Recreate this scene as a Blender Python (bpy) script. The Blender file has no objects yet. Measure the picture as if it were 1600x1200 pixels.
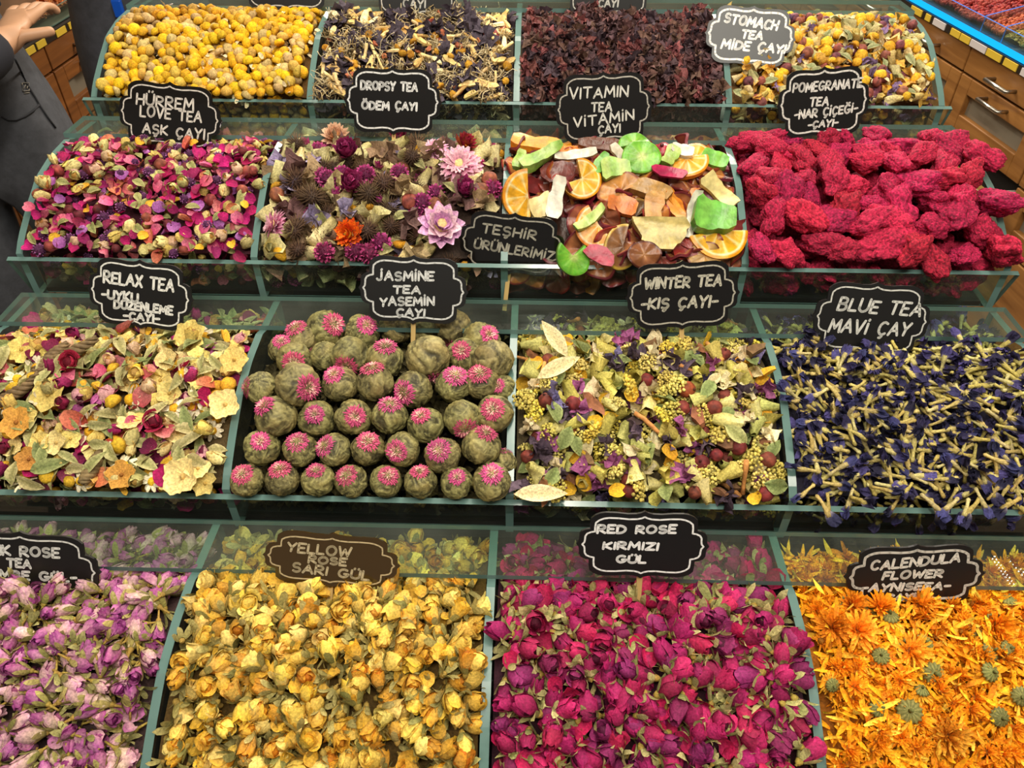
import bpy, math, random
import numpy as np
from mathutils import Vector, Matrix, noise
PI = math.pi
SC = bpy.context.scene
COL = SC.collection
rng = np.random.default_rng(11)

# ------------------------------------------------------------------ camera, world, lamps, exposure
ZS = -0.16
CAM = np.array([0.0236, -1.1949, 1.7033 + ZS])
PITCH, YAW, ROLL, FPX = 0.7078, 0.0246, 0.0013, 1191.3
def _axes():
    cp, sp = math.cos(PITCH), math.sin(PITCH)
    Rz = np.array(Matrix.Rotation(YAW, 3, 'Z'))
    f, u, r = Rz @ np.array([0, cp, -sp]), Rz @ np.array([0, sp, cp]), Rz @ np.array([1., 0, 0])
    c, s = math.cos(ROLL), math.sin(ROLL)
    return c * r + s * u, -s * r + c * u, f
RT, UP, FW = _axes()
cam = bpy.data.objects.new('camera', bpy.data.cameras.new('camera'))
COL.objects.link(cam)
M = np.eye(4); M[:3, 0] = RT; M[:3, 1] = UP; M[:3, 2] = -FW; M[:3, 3] = CAM
cam.matrix_world = Matrix(M.tolist())
cam.data.sensor_width = 36; cam.data.lens = 36 * FPX / 1600; cam.data.clip_start = 0.02
SC.camera = cam
def ray(px, py):
    return FW + RT * (px - 800) / FPX - UP * (py - 600) / FPX
def on_plane(px, py, p, n):
    d = ray(px, py); p = np.asarray(p, float); n = np.asarray(n, float)
    return CAM + d * ((p - CAM) @ n) / (d @ n)

w = bpy.data.worlds.new('world'); SC.world = w; w.use_nodes = True
w.node_tree.nodes['Background'].inputs[0].default_value = (0.9, 0.88, 0.82, 1)
w.node_tree.nodes['Background'].inputs[1].default_value = 0.16
SC.view_settings.view_transform = 'Standard'; SC.view_settings.look = 'None'
SC.view_settings.gamma = 1; SC.view_settings.use_curve_mapping = False
SC.view_settings.exposure = 0.16
try: SC.cycles.transparent_max_bounces = 24
except Exception: pass

def lamp(name, loc, target, sx, sy, power, col):
    l = bpy.data.lights.new(name, 'AREA'); l.shape = 'RECTANGLE'; l.size = sx; l.size_y = sy
    l.energy = power; l.color = col
    o = bpy.data.objects.new(name, l); COL.objects.link(o); o.location = loc
    o.rotation_euler = (Vector(target) - Vector(loc)).to_track_quat('-Z', 'Y').to_euler()
    return o
lamp('shop_light_before_display', (0.15, -1.45, 2.5), (0, -0.40, 1.05), 1.9, 0.22, 27, (1, .92, .78))
lamp('shop_light_over_display', (0.1, -0.45, 2.6), (0, -0.45, 1.1), 1.5, 0.14, 23, (1, .92, .78))
lamp('shop_light_behind_display', (-0.1, 0.95, 2.6), (0, -0.2, 1.1), 1.3, 0.14, 10, (1, .92, .80))
lamp('fill_light_left_aisle', (-1.2, 2.5, 2.7), (-1.3, 1.1, 0.9), 0.9, 0.7, 36, (1, .9, .76))  # unseen fill lamp, added to brighten the left counter
lamp('fill_light_right_aisle', (0.9, 2.5, 2.7), (1.3, 1.1, 0.8), 0.9, 0.7, 95, (1, .9, .76))  # unseen lamp added to lift the dark right counter

# ------------------------------------------------------------------ colour, materials
def lin(c):
    c = np.asarray(c, float) / 255.0
    return np.where(c <= 0.04045, c / 12.92, ((c + 0.055) / 1.055) ** 2.4)
def rgba(c): return tuple(lin(c)) + (1.0,)
def new_mat(name):
    m = bpy.data.materials.new(name); m.use_nodes = True
    nt = m.node_tree; b = nt.nodes['Principled BSDF']
    return m, nt, b
def plain(name, c, rough=.6, metal=0.0, coat=0.0, noise_amt=0.0, scale=40):
    m, nt, b = new_mat(name)
    b.inputs['Base Color'].default_value = rgba(c); b.inputs['Roughness'].default_value = rough
    b.inputs['Metallic'].default_value = metal; b.inputs['Coat Weight'].default_value = coat
    if noise_amt:
        tc = nt.nodes.new('ShaderNodeTexCoord'); n = nt.nodes.new('ShaderNodeTexNoise'); n.inputs['Scale'].default_value = scale
        n.inputs['Detail'].default_value = 4
        mr = nt.nodes.new('ShaderNodeMapRange'); mr.inputs[3].default_value = 1 - noise_amt; mr.inputs[4].default_value = 1 + noise_amt
        hs = nt.nodes.new('ShaderNodeHueSaturation'); hs.inputs['Color'].default_value = rgba(c)
        nt.links.new(tc.outputs['Object'], n.inputs['Vector']); nt.links.new(n.outputs[0], mr.inputs[0])
        nt.links.new(mr.outputs[0], hs.inputs['Value']); nt.links.new(hs.outputs[0], b.inputs['Base Color'])
    return m
def botanical(name, rough=.75, nscale=480, namt=.42, bump=.7, rnd=.18, hue=.012, transl=0.12, spec=.3, gain=1.0):
    """dried plant matter: colour attribute 'Col', a fine mottling and a per-piece tint"""
    m, nt, b = new_mat(name); N = nt.nodes.new; L = nt.links.new
    at = N('ShaderNodeAttribute'); at.attribute_name = 'Col'
    tc = N('ShaderNodeTexCoord'); n = N('ShaderNodeTexNoise'); n.inputs['Scale'].default_value = nscale; n.inputs['Detail'].default_value = 3
    L(tc.outputs['Object'], n.inputs['Vector'])
    mr = N('ShaderNodeMapRange'); mr.inputs[1].default_value = .25; mr.inputs[2].default_value = .75
    mr.inputs[3].default_value = gain * (1 - namt); mr.inputs[4].default_value = gain * (1 + namt); L(n.outputs[0], mr.inputs[0])
    oi = N('ShaderNodeObjectInfo')
    mv = N('ShaderNodeMapRange'); mv.inputs[3].default_value = 1 - rnd; mv.inputs[4].default_value = 1 + rnd; L(oi.outputs['Random'], mv.inputs[0])
    mu = N('ShaderNodeMath'); mu.operation = 'MULTIPLY'; L(mr.outputs[0], mu.inputs[0]); L(mv.outputs[0], mu.inputs[1])
    m7 = N('ShaderNodeMath'); m7.operation = 'MULTIPLY'; m7.inputs[1].default_value = 7.31; L(oi.outputs['Random'], m7.inputs[0])
    fr = N('ShaderNodeMath'); fr.operation = 'FRACT'; L(m7.outputs[0], fr.inputs[0])
    mh = N('ShaderNodeMapRange'); mh.inputs[3].default_value = .5 - hue; mh.inputs[4].default_value = .5 + hue; L(fr.outputs[0], mh.inputs[0])
    hs = N('ShaderNodeHueSaturation'); L(at.outputs['Color'], hs.inputs['Color']); L(mu.outputs[0], hs.inputs['Value']); L(mh.outputs[0], hs.inputs['Hue'])
    L(hs.outputs[0], b.inputs['Base Color']); b.inputs['Roughness'].default_value = rough; b.inputs['Specular IOR Level'].default_value = spec
    if bump:
        bp = N('ShaderNodeBump'); bp.inputs['Strength'].default_value = bump; bp.inputs['Distance'].default_value = .001
        L(n.outputs[0], bp.inputs['Height']); L(bp.outputs[0], b.inputs['Normal'])
    if transl:
        t = N('ShaderNodeBsdfTranslucent'); L(hs.outputs[0], t.inputs[0])
        mx = N('ShaderNodeMixShader'); mx.inputs[0].default_value = transl
        L(b.outputs[0], mx.inputs[1]); L(t.outputs[0], mx.inputs[2]); L(mx.outputs[0], nt.nodes['Material Output'].inputs[0])
    return m
M_PETAL = botanical('dried_petal')
M_CHIP = botanical('dried_chip', rough=.7, nscale=220, transl=0)
M_FRUIT = botanical('dried_fruit', rough=.36, nscale=110, namt=.40, bump=1.0, transl=.08, rnd=.08, spec=.5, gain=.80)
M_CLUMP = botanical('red_clump', rough=.85, nscale=420, namt=.6, bump=1.0, transl=0, rnd=.12, hue=.005)
M_BALL = botanical('rolled_leaf', rough=.6, nscale=260, namt=.35, bump=.8, transl=0, rnd=.14, hue=.012)

def glass_mat(name, tint=(236, 246, 241), dust=.02):
    m = bpy.data.materials.new(name); m.use_nodes = True; nt = m.node_tree; N = nt.nodes.new; L = nt.links.new
    nt.nodes.remove(nt.nodes['Principled BSDF'])
    t = N('ShaderNodeBsdfTransparent'); t.inputs[0].default_value = rgba(tint)
    g = N('ShaderNodeBsdfGlossy'); g.inputs['Roughness'].default_value = .008
    f = N('ShaderNodeFresnel'); ge = N('ShaderNodeNewGeometry'); io = N('ShaderNodeMapRange'); io.inputs[3].default_value = 1.45; io.inputs[4].default_value = 1 / 1.45
    L(ge.outputs['Backfacing'], io.inputs[0]); L(io.outputs[0], f.inputs[0])   # the same share is mirrored on entering and on leaving the thin pane
    mx = N('ShaderNodeMixShader'); L(f.outputs[0], mx.inputs[0]); L(t.outputs[0], mx.inputs[1]); L(g.outputs[0], mx.inputs[2])
    d = N('ShaderNodeBsdfDiffuse'); d.inputs[0].default_value = rgba((225, 228, 215))
    n = N('ShaderNodeTexNoise'); n.inputs['Scale'].default_value = 9; n.inputs['Detail'].default_value = 6
    tc = N('ShaderNodeTexCoord'); L(tc.outputs['Object'], n.inputs['Vector'])
    mr = N('ShaderNodeMapRange'); mr.inputs[1].default_value = .3; mr.inputs[2].default_value = .75; mr.inputs[3].default_value = dust * .3; mr.inputs[4].default_value = dust * 2.2
    L(n.outputs[0], mr.inputs[0])
    m2 = N('ShaderNodeMixShader'); L(mr.outputs[0], m2.inputs[0]); L(mx.outputs[0], m2.inputs[1]); L(d.outputs[0], m2.inputs[2])
    L(m2.outputs[0], nt.nodes['Material Output'].inputs[0])
    return m
M_GLASS = glass_mat('clear_glass')
M_EDGE, _nt, _b = new_mat('glass_edge')
_b.inputs['Base Color'].default_value = rgba((94, 124, 119)); _b.inputs['Roughness'].default_value = .18
_b.inputs['Specular IOR Level'].default_value = .6

def wood_mat(name, c1, c2, axis_scale=(30, 2.2, 30), rough=.42):
    m, nt, b = new_mat(name); N = nt.nodes.new; L = nt.links.new
    tc = N('ShaderNodeTexCoord'); mp = N('ShaderNodeMapping'); mp.inputs['Scale'].default_value = axis_scale
    n = N('ShaderNodeTexNoise'); n.inputs['Scale'].default_value = 1.6; n.inputs['Detail'].default_value = 5; n.inputs['Distortion'].default_value = .6
    cr = N('ShaderNodeValToRGB'); cr.color_ramp.elements[0].position = .3; cr.color_ramp.elements[1].position = .72
    cr.color_ramp.elements[0].color = rgba(c1); cr.color_ramp.elements[1].color = rgba(c2)
    L(tc.outputs['Object'], mp.inputs[0]); L(mp.outputs[0], n.inputs['Vector']); L(n.outputs[0], cr.inputs[0]); L(cr.outputs[0], b.inputs['Base Color'])
    b.inputs['Roughness'].default_value = rough
    return m

# ------------------------------------------------------------------ mesh helpers
class G:
    """a bag of vertices, quads, triangles and vertex colours"""
    def __init__(s): s.v, s.q, s.t, s.c, s.n = [], [], [], [], 0
    def add(s, v, q=None, t=None, c=(128, 128, 128), raw=False):
        v = np.asarray(v, float).reshape(-1, 3)
        if q is not None and len(q): s.q.append(np.asarray(q, np.int64).reshape(-1, 4) + s.n)
        if t is not None and len(t): s.t.append(np.asarray(t, np.int64).reshape(-1, 3) + s.n)
        c = np.asarray(c, float) if raw else lin(c)
        s.c.append(np.broadcast_to(np.atleast_2d(c), v.shape).copy()); s.v.append(v); s.n += len(v)
        return s
    def fin(s):
        s.V = np.concatenate(s.v) if s.v else np.zeros((0, 3)); s.C = np.concatenate(s.c) if s.c else np.zeros((0, 3))
        s.Q = np.concatenate(s.q) if s.q else np.zeros((0, 4), np.int64); s.T = np.concatenate(s.t) if s.t else np.zeros((0, 3), np.int64)
        return s
    def join(s, o, R=np.eye(3), p=(0, 0, 0), k=1.0, tint=1.0):
        o.fin(); s.add((o.V * k) @ np.asarray(R).T + np.asarray(p), o.Q, o.T, np.clip(o.C * tint, 0, 1), raw=True); return s
def mesh(name, g, mats, smooth=True):
    g.fin(); me = bpy.data.meshes.new(name)
    nq, nt_ = len(g.Q), len(g.T)
    me.vertices.add(len(g.V)); me.vertices.foreach_set('co', g.V.astype(np.float32).ravel())
    me.loops.add(nq * 4 + nt_ * 3); me.loops.foreach_set('vertex_index', np.concatenate([g.Q.ravel(), g.T.ravel()]).astype(np.int32))
    me.polygons.add(nq + nt_)
    st = np.concatenate([np.arange(nq) * 4, nq * 4 + np.arange(nt_) * 3]).astype(np.int32)
    me.polygons.foreach_set('loop_start', st)
    me.polygons.foreach_set('use_smooth', np.full(nq + nt_, smooth))
    a = me.color_attributes.new('Col', 'FLOAT_COLOR', 'POINT')
    a.data.foreach_set('color', np.concatenate([g.C, np.ones((len(g.C), 1))], 1).astype(np.float32).ravel())
    for m in (mats if isinstance(mats, (list, tuple)) else [mats]): me.materials.append(m)
    me.update(calc_edges=True); me.validate()
    return me
def link(name, data, parent=None):
    o = bpy.data.objects.new(name, data); COL.objects.link(o)
    if parent is not None: o.parent = parent
    return o
def tag(o, label=None, cat=None, group=None, kind=None):
    if label: o['label'] = label
    if cat: o['category'] = cat
    if group: o['group'] = group
    if kind: o['kind'] = kind
    return o
def thing(name, label, cat, loc=(0, 0, 0), group=None):
    o = bpy.data.objects.new(name, None); COL.objects.link(o); o.location = loc; o.empty_display_size = .02
    return tag(o, label, cat, group)
def grid_q(nu, nv):
    i = np.arange(nu * nv).reshape(nu, nv)
    return np.stack([i[:-1, :-1], i[1:, :-1], i[1:, 1:], i[:-1, 1:]], -1).reshape(-1, 4)
def box_g(g, lo, hi, c=(128, 128, 128)):
    x0, y0, z0 = lo; x1, y1, z1 = hi
    v = [(x0, y0, z0), (x1, y0, z0), (x1, y1, z0), (x0, y1, z0), (x0, y0, z1), (x1, y0, z1), (x1, y1, z1), (x0, y1, z1)]
    return g.add(v, [(3, 2, 1, 0), (4, 5, 6, 7), (0, 1, 5, 4), (1, 2, 6, 5), (2, 3, 7, 6), (3, 0, 4, 7)], c=c)
def box(name, lo, hi, mat, parent=None, bevel=0.0):
    g = box_g(G(), lo, hi); o = link(name, mesh(name, g, mat, False), parent)
    if bevel:
        b = o.modifiers.new('bevel', 'BEVEL'); b.width = bevel; b.segments = 2; b.limit_method = 'ANGLE'
    return o
def tube_g(g, pts, rad, n=7, c=(128, 128, 128), cap=True, raw=False):
    pts = np.asarray(pts, float); m = len(pts); rad = np.broadcast_to(np.asarray(rad, float), (m,))
    d = np.gradient(pts, axis=0); d /= np.linalg.norm(d, axis=1)[:, None] + 1e-12
    ref = np.array([0, 0, 1.]) if abs(d[0][2]) < .9 else np.array([1., 0, 0])
    V = []
    for i in range(m):
        a = np.cross(d[i], ref); a /= np.linalg.norm(a) + 1e-12; b = np.cross(d[i], a)
        th = np.arange(n) / n * 2 * PI
        V.append(pts[i] + rad[i] * (np.cos(th)[:, None] * a + np.sin(th)[:, None] * b))
    V = np.concatenate(V); q = []
    for i in range(m - 1):
        for j in range(n): q.append((i * n + j, i * n + (j + 1) % n, (i + 1) * n + (j + 1) % n, (i + 1) * n + j))
    cc = np.asarray(c, float)
    if cc.ndim == 2: cc = np.repeat(cc, n, 0)
    t = []
    if cap:
        V = np.concatenate([V, pts[:1], pts[-1:]]); k = m * n
        for j in range(n): t += [(k, (j + 1) % n, j), (k + 1, (m - 1) * n + j, (m - 1) * n + (j + 1) % n)]
        if cc.ndim == 2: cc = np.concatenate([cc, cc[:1], cc[-1:]])
    return g.add(V, q, t, cc, raw)
def uv_sphere(nu=10, nv=7):
    th = np.arange(nu) / nu * 2 * PI; ph = np.linspace(0, PI, nv)
    v = np.stack([np.outer(np.cos(th), np.sin(ph)), np.outer(np.sin(th), np.sin(ph)), np.outer(np.ones(nu), -np.cos(ph))], -1)
    q = []
    for i in range(nu):
        for j in range(nv - 1):
            a, b = i * nv + j, ((i + 1) % nu) * nv + j
            q.append((a, b, b + 1, a + 1))
    return v.reshape(-1, 3), np.array(q)
def sph(g, r, p=(0, 0, 0), c=(128, 128, 128), nu=9, nv=6, bump=0.0, raw=False):
    v, q = uv_sphere(nu, nv); r = np.asarray(r, float)
    v = wob(v, bump, 2.5) if bump else v
    return g.add(v * r + np.asarray(p), q, c=c, raw=raw)
def wob(v, amp, freq, seed=None):
    """cheap smooth crumple: a few random sine waves"""
    out = v.copy()
    for k in range(3):
        kv = rng.normal(size=(3, 3)) * freq * (1 + k * .8); ph = rng.uniform(0, 6.28, 3)
        out = out + amp / (1 + k) * np.sin(v @ kv.T + ph)
    return out
def mixc(a, b, t):
    t = np.clip(np.asarray(t, float), 0, 1)[..., None]
    return lin(a) * (1 - t) + lin(b) * t
def rot_to(z, spin=None):
    z = np.asarray(z, float); z = z / np.linalg.norm(z)
    r = rng.normal(size=3); x = r - (r @ z) * z; x /= np.linalg.norm(x); y = np.cross(z, x)
    return np.stack([x, y, z], 1)
def subdiv_sphere(n):
    import bmesh
    bm = bmesh.new(); bmesh.ops.create_icosphere(bm, subdivisions=n, radius=1)
    v = np.array([x.co[:] for x in bm.verts]); t = np.array([[x.index for x in f.verts] for f in bm.faces]); bm.free()
    return v, t
# ------------------------------------------------------------------ the dried flowers, leaves and fruit (one piece each)
def petal(L, W, cup, curl, base, tip, g=None, nu=5, nv=6, rip=.08, R=None, p=(0, 0, 0), pointed=.0, notch=0.0):
    g = g or G(); u = np.linspace(-1, 1, nu)[:, None]; v = np.linspace(0, 1, nv)[None, :]
    wv = np.sin(PI * np.clip(.10 + v * (.80 + .1 * pointed), 0, 1)) ** (.7 + pointed * .6) + .05
    x = u * wv * W; y = v * L - notch * L * (1 - u * u) * (v > .9) + 0 * u
    z = cup * W * u * u * wv + curl * L * v * v + rip * W * np.sin(5 * u + 6 * v + rng.uniform(0, 6))
    V = np.stack([x, y, z + 0 * x], -1).reshape(-1, 3)
    c = mixc(base, tip, (v ** 1.1 + 0 * u)) * (1 + rng.uniform(-.12, .12))
    if R is not None: V = V @ np.asarray(R).T
    return g.add(V + np.asarray(p), grid_q(nu, nv), c=np.clip(c, 0, 1).reshape(-1, 3), raw=True)
def shells(g, L, R, n, opn, base, tip, core, fold=1.1):
    sph(g, (R * .74, R * .74, L * .44), (0, 0, L * .46), core, 8, 6, .05)
    u = np.linspace(-1, 1, 6)[:, None]; v = np.linspace(0, 1, 6)[None, :]
    for i in range(n):
        f = i / max(n - 1, 1); a0 = i * 2.399 + rng.uniform(-.3, .3)
        o = opn * (.35 + .65 * f); Rl = R * (.66 + .34 * f); H = L * (1.02 - .16 * f * opn + rng.uniform(-.07, .05))
        pc = np.sin(PI * (.07 + .80 * v)) ** .72; po = .28 + .84 * v ** .75
        rad = Rl * ((1 - o) * pc + o * po) * (1 + .07 * np.sin(2.6 * u + rng.uniform(0, 6)) * v + .04 * np.sin(9 * v + rng.uniform(0, 6)))
        rad = rad + R * (.25 * opn + .07) * np.clip(v - .78, 0, 1) * 2.2 * f
        a = a0 + u * fold * (1 - .18 * v); z = H * v * (1 - .15 * u * u * v)
        V = np.stack([rad * np.cos(a), rad * np.sin(a), z + 0 * a], -1).reshape(-1, 3)
        c = mixc(base, tip, .85 * v ** 1.1 + .25 * np.abs(u) ** 3) * (1 + rng.uniform(-.16, .16))
        g.add(V, grid_q(6, 6), c=np.clip(c, 0, 1).reshape(-1, 3), raw=True)
    g.v = [np.concatenate(g.v)]; g.c = [np.concatenate(g.c)]
    g.v[0] = wob(g.v[0] / R, .06, 2.6) * R
    return g
def rosebud(L=.024, R=.0095, n=6, opn=.2, base=(200, 170, 120), tip=(180, 30, 90), core=(120, 20, 60)):
    return shells(G(), L, R, n, opn, base, tip, core)
def calyx(L, R, g=None, green=(150, 150, 92), green2=(108, 116, 62), stem=.5, spread=.5, ln=.7, stemcol=(168, 140, 66)):
    g = g or G(); u = np.linspace(-1, 1, 3)[:, None]; v = np.linspace(0, 1, 6)[None, :]
    for k in range(5):
        a0 = k * 2 * PI / 5 + rng.uniform(-.25, .25); cu = spread * rng.uniform(.2, 1.3); l = ln * rng.uniform(.75, 1.15)
        rad = R * 1.07 * np.sin(PI * (.08 + .62 * v * l)) ** .72 + cu * R * v ** 3
        a = a0 + u * .62 * (1 - v) ** .6 + .15 * v * rng.uniform(-1, 1)
        z = L * l * v - cu * .25 * L * v ** 3
        V = np.stack([rad * np.cos(a), rad * np.sin(a), z + 0 * a], -1).reshape(-1, 3)
        c = mixc(green2, green, v + 0 * u) * (1 + rng.uniform(-.2, .2))
        g.add(V, grid_q(3, 6), c=np.clip(c, 0, 1).reshape(-1, 3), raw=True)
    sph(g, (R * .38, R * .38, R * .45), (0, 0, -R * .1), stemcol, 7, 5)
    if stem:
        b = rng.uniform(-.3, .3, 2) * R * stem
        tube_g(g, [(0, 0, 0), (b[0] * .4, b[1] * .4, -L * stem * .55), (b[0], b[1], -L * stem)], [R * .22, R * .17, R * .13], 5, stemcol)
    return g
def leaf(L, W, c1=(150, 158, 98), c2=(112, 122, 70), curl=.25, rip=.12):
    g = G(); u = np.linspace(-1, 1, 5)[:, None]; v = np.linspace(0, 1, 7)[None, :]
    wv = np.sin(PI * v) ** .8 * (1 - .35 * v) + .02
    x = u * wv * W; y = v * L + 0 * u
    z = .35 * W * np.abs(u) * wv + curl * L * np.sin(2.2 * v + rng.uniform(0, 2)) + rip * W * np.sin(4 * u + 9 * v + rng.uniform(0, 6))
    V = np.stack([x, y - L / 2, z + 0 * x], -1).reshape(-1, 3)
    c = mixc(c2, c1, np.abs(u) + 0 * v) * (1 + rng.uniform(-.1, .1))
    return g.add(V, grid_q(5, 7), c=np.clip(c, 0, 1).reshape(-1, 3), raw=True)
def crumple(S, n=4, c1=(80, 45, 55), c2=(120, 70, 78), ruff=.5):
    """a crushed dry blossom: a few strongly rippled petals"""
    g = G()
    for k in range(n):
        u = np.linspace(-1, 1, 6)[:, None]; v = np.linspace(0, 1, 6)[None, :]
        wv = .25 + .75 * v; x = u * wv * S * .55; y = v * S + 0 * u
        ph = rng.uniform(0, 6, 3)
        z = ruff * S * .38 * (np.sin(3.5 * u + 3 * v + ph[0]) * v + .5 * np.sin(7 * u + ph[1]) * v + .5 * np.sin(5 * v + ph[2]))
        V = np.stack([x, y - S * .35, z], -1).reshape(-1, 3) @ rot_to(rng.normal(size=3)).T
        c = mixc(c1, c2, rng.uniform(.0, .6) + .5 * np.abs(np.sin(3 * u + 4 * v + ph[0]))) * (1 + rng.uniform(-.2, .2))
        g.add(V, grid_q(6, 6), c=np.clip(c, 0, 1).reshape(-1, 3), raw=True)
    return g
def chamomile(r, c1, c2, petals=0, pc=(228, 214, 170)):
    g = G(); v, q = uv_sphere(11, 8); h = np.clip(v[:, 2], -.35, 1)
    V = v.copy(); V[:, 2] = h * .85; V = V + .05 * np.sin(V * 9 + rng.uniform(0, 6, 3))
    t = np.clip(.5 + .5 * v[:, 2] + .3 * np.sin(V @ np.array([7, 11, 5.])), 0, 1)
    g.add(V * r, q, c=mixc(c2, c1, t), raw=True)
    for k in range(petals):
        a = k / petals * 2 * PI + rng.uniform(-.2, .2); e = rng.uniform(-1.2, -.2)
        Rm = np.array(Matrix.Rotation(a, 3, 'Z') @ Matrix.Rotation(e, 3, 'X'))
        petal(r * 1.0, r * .34, .4, -.2, pc, pc, g, 3, 4, R=Rm, p=Rm @ np.array([0, r * .75, 0]) + np.array([0, 0, -.1 * r]))
    return g
def stick(L, r, c=(226, 196, 130), bend=.06, flat=1.0):
    g = G(); n = 5; t = np.linspace(-.5, .5, n); b = rng.uniform(-bend, bend, 2) * L
    pts = np.stack([t * L, b[0] * np.cos(t * 4), b[1] * np.sin(t * 5)], -1)
    tube_g(g, pts, r * rng.uniform(.75, 1.2, n), 6, c); g.v[0][:, 2] *= flat
    return g
def chip(L, W, T, c, rag=.2):
    """a flat broken shard of bark, peel or wood, sharp at its rim"""
    g = G(); n = 9; a = (np.arange(n) + rng.uniform(-.3, .3, n)) / n * 2 * PI; r = 1 + rng.uniform(-rag * 1.3, rag * .6, n)
    x = L * .5 * r * np.sign(np.cos(a)) * np.abs(np.cos(a)) ** .75; y = W * .5 * r * np.sign(np.sin(a)) * np.abs(np.sin(a)) ** .75
    bow = rng.uniform(-.5, .5); z = bow * x * x / L + rng.uniform(-.4, .4) * x * y / L + .06 * W * rng.normal(size=n)
    top = np.stack([x, y, z + T / 2], -1); bot = np.stack([x, y, z - T / 2], -1); mid = np.stack([x * .5, y * .5, z * .3 + .03 * W * rng.normal(size=n)], -1)
    dz = np.array([0, 0, T / 2]); V = np.concatenate([top, mid + dz, [dz], bot, mid - dz, [-dz], top, bot]); m = 2 * n + 1; k = 2 * m
    J = [(i, (i + 1) % n) for i in range(n)]
    q = [(i, j, n + j, n + i) for i, j in J] + [(m + j, m + i, m + n + i, m + n + j) for i, j in J] + [(k + i, k + n + i, k + n + j, k + j) for i, j in J]
    t = [(2 * n, n + i, n + j) for i, j in J] + [(m + 2 * n, m + n + j, m + n + i) for i, j in J]
    cc = lin(c) * (1 + rng.uniform(-.2, .2, (len(V), 1)))
    return g.add(V, q, t, np.clip(cc, 0, 1), True)
def peaflower(L, cream=(206, 186, 112), navy=(48, 44, 84), pet=2):
    g = G(); t = np.linspace(0, 1, 6); b = rng.uniform(-.3, .3, 2)
    pts = np.stack([t * L * .70, b[0] * L * .5 * t * t, b[1] * L * .4 * t * t], -1)
    tube_g(g, pts, L * np.array([.075, .056, .058, .078, .095, .075]), 6, mixc(cream, (168, 150, 90), t * .6), raw=True)
    sph(g, L * .06, (0, 0, 0), cream, 6, 4)
    for k in range(pet):
        u = np.linspace(-1, 1, 5)[:, None]; v = np.linspace(0, 1, 6)[None, :]
        wv = (.3 + .7 * np.sin(PI * np.clip(v * .85 + .1, 0, 1))) * L * .15
        x = v * L * .50 + 0 * u; y = u * wv; z = .5 * wv * u * u + .10 * L * np.sin(5 * u + 5 * v + rng.uniform(0, 6)) * v
        Rm = np.array(Matrix.Rotation(rng.uniform(0, 6.28), 3, 'X') @ Matrix.Rotation(rng.uniform(-.25, .25), 3, 'Z'))
        V = np.stack([x, y, z], -1).reshape(-1, 3) @ Rm.T + pts[-2]
        c = mixc((150, 140, 150), navy, v * 3 + 0 * u) * (1 + rng.uniform(-.3, .3))
        g.add(V, grid_q(5, 6), c=np.clip(c, 0, 1).reshape(-1, 3), raw=True)
    return g
def berry(r, c, c2=None):
    g = G(); v, q = uv_sphere(12, 9); v = wob(v, .05, 3.5); t = .5 + .5 * np.sin(v @ np.array([4, 6, 3.]))
    g.add(v * r, q, c=mixc(c, c2 or tuple(np.array(c) * .7), t), raw=True); sph(g, r * .2, (0, 0, r * .98), tuple(np.array(c) * .5), 6, 4)
    return g
def rayed(r, rings, cols, centre, closed=0.0, cr=.3, n0=15, wid=.3):
    """strawflower: rings of stiff pointed bracts round a centre; closed -> a globe"""
    g = G(); sph(g, (r * cr, r * cr, r * cr * .55), (0, 0, r * .12), centre, 9, 6, .08)
    for k in range(rings):
        f = (k + 1) / rings; n = int(n0 * (.7 + .4 * f))
        for j in range(n):
            a = (j + .5 * (k % 2)) / n * 2 * PI + rng.uniform(-.1, .1); el = (1.25 - 1.25 * f) * (1 - closed) + closed * (1.5 - .6 * f) + rng.uniform(-.12, .12)
            Rm = np.array(Matrix.Rotation(a, 3, 'Z') @ Matrix.Rotation(el, 3, 'X'))
            Lp = r * (.55 + .45 * f) * rng.uniform(.9, 1.05); cu = -.9 * closed - .12 if closed else .25
            c = cols[k % len(cols)]
            petal(Lp * (1 - .2 * f), r * wid * .5, .5, -cu if not closed else abs(cu) * .55, c[0], c[1], g, 3, 5, .04, Rm, Rm @ np.array([0, r * cr * .6 * (1 - closed * .3), 0]) + np.array([0, 0, -r * .2 * f * (1 + closed)]), pointed=.7)
    return g
def globe(r, c1, c2, n=90):
    """globe amaranth: a ball of short stiff scales"""
    g = G(); sph(g, r * .8, (0, 0, 0), tuple(np.array(c1) * .6), 9, 7)
    for k in range(n):
        z = 1 - 2 * (k + .5) / n; a = k * 2.39996; d = np.array([math.sqrt(1 - z * z) * math.cos(a), math.sqrt(1 - z * z) * math.sin(a), z])
        Rm = rot_to(d + rng.normal(size=3) * .15); Rm = Rm[:, [0, 2, 1]]
        petal(r * .38, r * .15, .5, .1, c1, c2, g, 3, 3, .03, Rm, d * r * .68, pointed=.6)
    return g
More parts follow.
